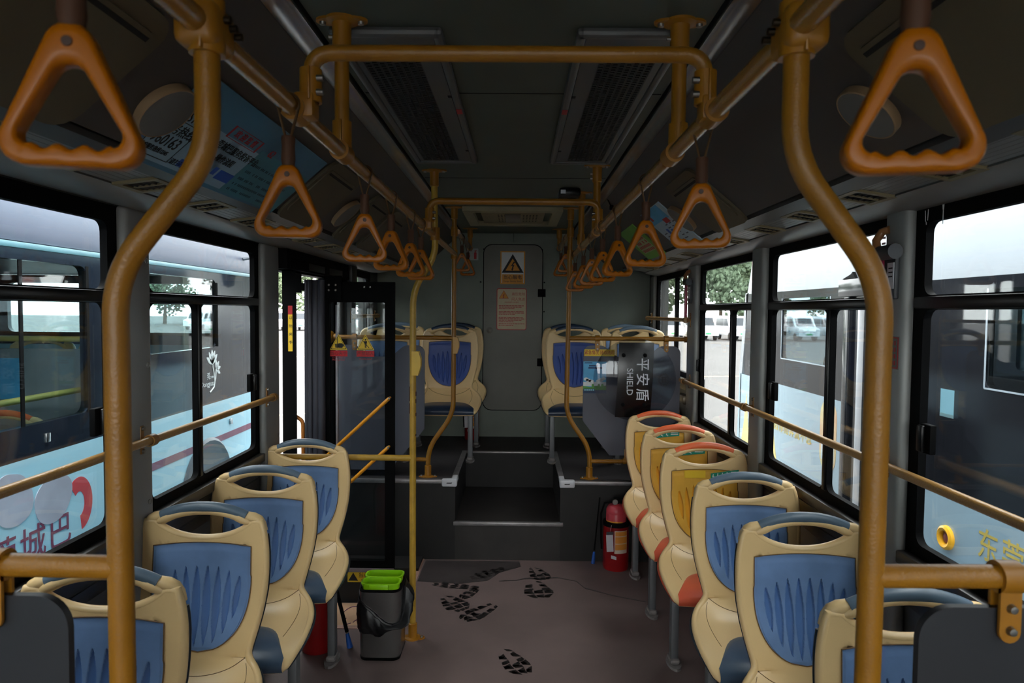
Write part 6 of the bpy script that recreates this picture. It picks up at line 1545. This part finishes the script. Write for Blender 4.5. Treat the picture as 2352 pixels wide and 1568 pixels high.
for a, b, z0_ in [(2.3, 3.30, 1.25), (4.95, 5.85, 1.22)]:
    for y in (a, b): m.box((xs - 0.003, y - 0.004, z0_), (xs + 0.001, y + 0.004, 1.73))
    m.box((xs - 0.003, a, z0_ - 0.004), (xs + 0.001, b, z0_ + 0.004))
m.box((xs - 0.003, yb0, 0.664), (xs + 0.001, 4.10, 0.670)); obj('pale_edge_line', m, mat('pale_edge', (170, 180, 190), 0.4), o, smooth=False)
m = MB(); m.box((xs + 0.02, 4.12, -0.30), (xs + 0.05, 4.70, 1.79)); m.box((xs - 0.005, 4.08, -0.36), (xs + .05, 4.14, 1.84), 0.004); m.box((xs - .005, 4.66, -0.36), (xs + .05, 4.74, 1.79), 0.004); m.box((xs - 0.02, 4.02, 1.72), (xs + .05, 4.80, 1.84), 0.008); obj('side_door', m, BANDR, o)
m = MB(); m.box((xs - 0.012, 4.50, -0.30), (xs + 0.02, 4.525, 1.70), 0.003); obj('door_edge_strip', m, WHITEP, o)
m = MB(); m.prism([(xs - 0.02, 4.56, 1.84), (xs - 0.02, 4.74, 1.84), (xs - 0.02, 4.62, 1.87), (xs - 0.02, 4.60, 1.885)], (0.02, 0, 0)); obj('torn_film', m, BLK, o, smooth=False)
for i, chh in enumerate('东莞城'): text('lettering', chh, (xs - 0.002, 3.23 - i * 0.165, 0.49), (0, -1, 0), Z_, 0.165, GOLDT, o, bold=0.003, sx=0.9)
for i, chh in enumerate('因你而奔流不息'): text('lettering', chh, (xs - 0.002, 5.92 - i * 0.112, 0.635), (0, -1, 0), Z_, 0.105, GOLDT, o, bold=0.001)
m = MB(); m.lathe([(0.034, 0.002), (0.036, -0.018), (0.05, -0.024), (0.062, -0.016), (0.064, 0.002)], (xs, 3.54, 0.44), 28, axis='X'); ek = obj('emergency_valve', m, mat('yellow_valve_ring', (240, 176, 40), 0.35), o)
m = MB(); m.lathe([(0, -0.012), (0.016, -0.010), (0.034, 0.0)], (xs, 3.54, 0.44), 20, axis='X'); obj('red_button', m, mat('dull_red_button', (140, 70, 70), 0.4), ek)
m = MB(); slab(m, (xs, 4.93, 0.72), (0, -1, 0), Z_, 0.26, 0.52, 0, 0.002, 0, 0.12); obj('capsule_print', m, mat('peach_green_print', (206, 206, 150), 0.5, var=0.3, vscale=3, var2=(220, 160, 130)), o, smooth=False)
m = MB(); slab(m, (xs, 4.93, 0.62), (0, -1, 0), Z_, 0.20, 0.17, 0.002, 0.003); obj('white_print', m, mat('pale_print', (200, 220, 226), 0.5), o, smooth=False)
m = MB(); slab(m, (xs, 4.90, 0.62), (0, -1, 0), Z_, 0.02, 0.09, 0.003, 0.004); slab(m, (xs, 4.90, 0.62), (0, -1, 0), Z_, 0.08, 0.026, 0.003, 0.004); poly(m, (xs, 6.05, 0.62), (0, -1, 0), Z_, [(-0.12, -0.25), (0.16, -0.3), (0.05, 0.0), (0.0, 0.22), (-0.05, 0.0)], 0, 0.002); poly(m, (xs, 6.7, 0.52), (0, -1, 0), Z_, [(-0.2, -0.4), (0.2, -0.4), (0.06, 0.0), (0.0, 0.3), (-0.06, 0.0)], 0, 0.002); obj('gold_print', m, mat('soft_gold_print', (220, 200, 130), 0.5), o, smooth=False)
m = MB(); m.box((xs - 0.004, 6.47, 1.83), (xs, 6.62, 2.10)); obj('red_label', m, mat('pale_red_label', (232, 206, 206), 0.5), o, smooth=False)
m = MB()
for k in range(6): m.box((xs - 0.006, 6.49, 1.85 + k * 0.042), (xs - .004, 6.60 - 0.02 * (k % 2), 1.866 + k * 0.042))
obj('red_print', m, mat('pink_print', (206, 120, 124), 0.5), o, smooth=False)
for y in (-2.0, 4.0 - 0.9):
    for x in (xs + 0.16, xf - 0.16): m = MB(); wheel(m, x, y, ZG + 0.44, 0.44, 0.26); obj('wheel', m, TYRE, o)
m = MB(); m.box((xs + .05, yb0 + .05, 0.2), (xf - .05, yb1 - .1, 0.24)); obj('cabin_floor', m, FLOORD, o, smooth=False)
m = MB()
for y in (2.15, 2.95, 5.05, 5.6):
    pts = [(xs + 0.50 + 0.22 * math.cos(t), y, 1.02 + 0.42 * math.sin(t) ** 0.8) for t in [i * math.pi / 14 for i in range(15)]]
    m.prism([(xs + 0.28, y, 0.55), (xs + 0.72, y, 0.55)] + pts, (0, 0.10, 0))
obj('cabin_seat_back', m, mat('dark_teal_cabin_seat', (40, 70, 80), 0.6), o)
# --- parked white vans far off and trees
def make_van():
    o = bpy.data.objects.new('white_van', None); COL.objects.link(o)
    m = MB(); prof = [(-2.4, 0.42), (-2.45, 0.9), (-2.35, 1.05), (-1.55, 1.18), (-0.95, 1.92), (-0.6, 2.02), (2.2, 2.05), (2.38, 1.9), (2.42, 0.9), (2.42, 0.42)]
    m.prism([(a, -0.85, b) for a, b in prof], (0, 1.7, 0)); obj('body', m, CARW, o)
    m = MB()
    for y in (-0.857, 0.85): m.prism([(-1.25, y, 1.2), (-0.85, y, 1.82), (-0.1, y, 1.82), (-0.1, y, 1.2)], (0, 0.007, 0)); m.prism([(0.0, y, 1.2), (0.0, y, 1.82), (2.1, y, 1.82), (2.2, y, 1.2)], (0, 0.007, 0))
    m.prism([(-1.52, -0.72, 1.22), (-1.0, -0.68, 1.86), (-1.0, 0.68, 1.86), (-1.52, 0.72, 1.22)], (-0.02, 0, 0.02)); m.box((2.39, -0.7, 1.2), (2.43, 0.7, 1.8)); obj('side_glass', m, CARG, o, smooth=False)
    for x in (-1.55, 1.5):
        for y in (-0.76, 0.76):
            m = MB(); m.lathe([(0, -0.1), (0.2, -0.11), (0.33, -0.1), (0.34, 0.0), (0.33, 0.1), (0.2, 0.11), (0, 0.1)], (x, y, 0.34), 20, axis='Y'); obj('wheel', m, TYRE, o)
    m = MB(); m.box((-2.47, -0.22, 0.52), (-2.45, 0.22, 0.64)); m.box((2.42, -0.22, 0.62), (2.44, 0.22, 0.74)); obj('number_plate', m, PLATE, o, smooth=False)
    m = MB()
    for y in (-0.66, 0.66): m.box((-2.46, y - 0.14, 0.86), (-2.38, y + 0.14, 1.0), 0.02)
    obj('head_lamp', m, mat('lamp_lens', (190, 196, 200), 0.2), o)
    return o
V_ = make_van(); firstv = True
right = [(12.9 + i * 2.75, 58.5, 1.52 + 0.03 * (i % 3)) for i in range(9)]
left = [(-34.5 + i * 2.75, 74.0 + 0.2 * i, 1.6 + .03 * i) for i in range(7)]
wrd = ['first', 'second', 'third', 'fourth', 'fifth', 'sixth', 'seventh', 'eighth', 'ninth']
for side, lst in (('right', right), ('left', left)):
    for i, (x, y, a) in enumerate(lst):
        if firstv: c = V_; firstv = False
        else: c = dup(V_)
        c.location = (x, y, ZG); c.rotation_euler = (0, 0, a)
        tag(c, '%s distant white van from the left in the row seen through the %s' % (wrd[i], 'right rear windows' if side == 'right' else 'left doorway'), 'van', 'white vans parked far off')
def make_tree(seed, mm):
    rr_ = random.Random(seed); h, r = 12.0, 4.7
    o = bpy.data.objects.new('leafy_tree', None); COL.objects.link(o)
    m = MB(); m.tube([(0, 0, 0), (0.1, 0, h * .3), (0, 0, h * .6)], [0.28, 0.2, 0.1], 8); obj('trunk', m, BARK, o)
    m = MB()
    lob = [(Vector((rr_.uniform(-.55, .55) * r, rr_.uniform(-.55, .55) * r, h * rr_.uniform(0.22, 0.88))), rr_.uniform(1.1, 2.0)) for _ in range(22)]
    for k in range(2300):
        c0_, lr = rr_.choice(lob); d = Vector((rr_.gauss(0, 1), rr_.gauss(0, 1), rr_.gauss(0, 1))).normalized() * lr * rr_.uniform(0.55, 1.05); c = c0_ + d
        c.z = max(0.8, c.z); s_ = rr_.uniform(0.2, 0.42)
        ax = Vector((rr_.gauss(0, 1), rr_.gauss(0, 1), rr_.gauss(0, .6))).normalized(); bx = ax.orthogonal().normalized(); cx_ = ax.cross(bx)
        m.add([c + ax * s_, c - ax * s_, c + bx * s_ * .8, c - bx * s_ * .8, c + cx_ * s_ * .5, c - cx_ * s_ * .5], [(0, 2, 4), (2, 1, 4), (1, 3, 4), (3, 0, 4), (2, 0, 5), (1, 2, 5), (3, 1, 5), (0, 3, 5)])
    obj('leaf_crown', m, mm, o, smooth=False); return o
TREES = [make_tree(31, LEAF), make_tree(47, LEAF2)]; used_t = [False, False]
def tree(x, y, h, r, mm, lab, sd):
    k = 0 if mm is LEAF else 1
    if not used_t[k]: o = TREES[k]; used_t[k] = True
    else: o = dup(TREES[k])
    o.location = (x, y, ZG); o.rotation_euler = (0, 0, sd * 1.3); o.scale = (1, 1, h / 12.0)
    tag(o, lab, 'tree', 'trees beyond the car park')
tl = [(11 + i * 5.2, 90 + 5 * ((i * 7) % 3), 11 + 3 * ((i * 5) % 4) * .6, 4.6, i) for i in range(9)] + [(-52 + i * 6.4, 100 + 4 * ((i * 5) % 3), 10.5 + 2 * ((i * 3) % 4) * .6, 4.8, i + 20) for i in range(9)]
for i, (x, y, h, r, sd) in enumerate(tl):
    side = 'right windows' if x > 0 else 'left doorway'
    tree(x, y, h, r, LEAF if i % 2 else LEAF2, '%s hazy green tree from the left, far beyond the vans seen from the %s' % (wrd[i % 9], side), sd)
m = None
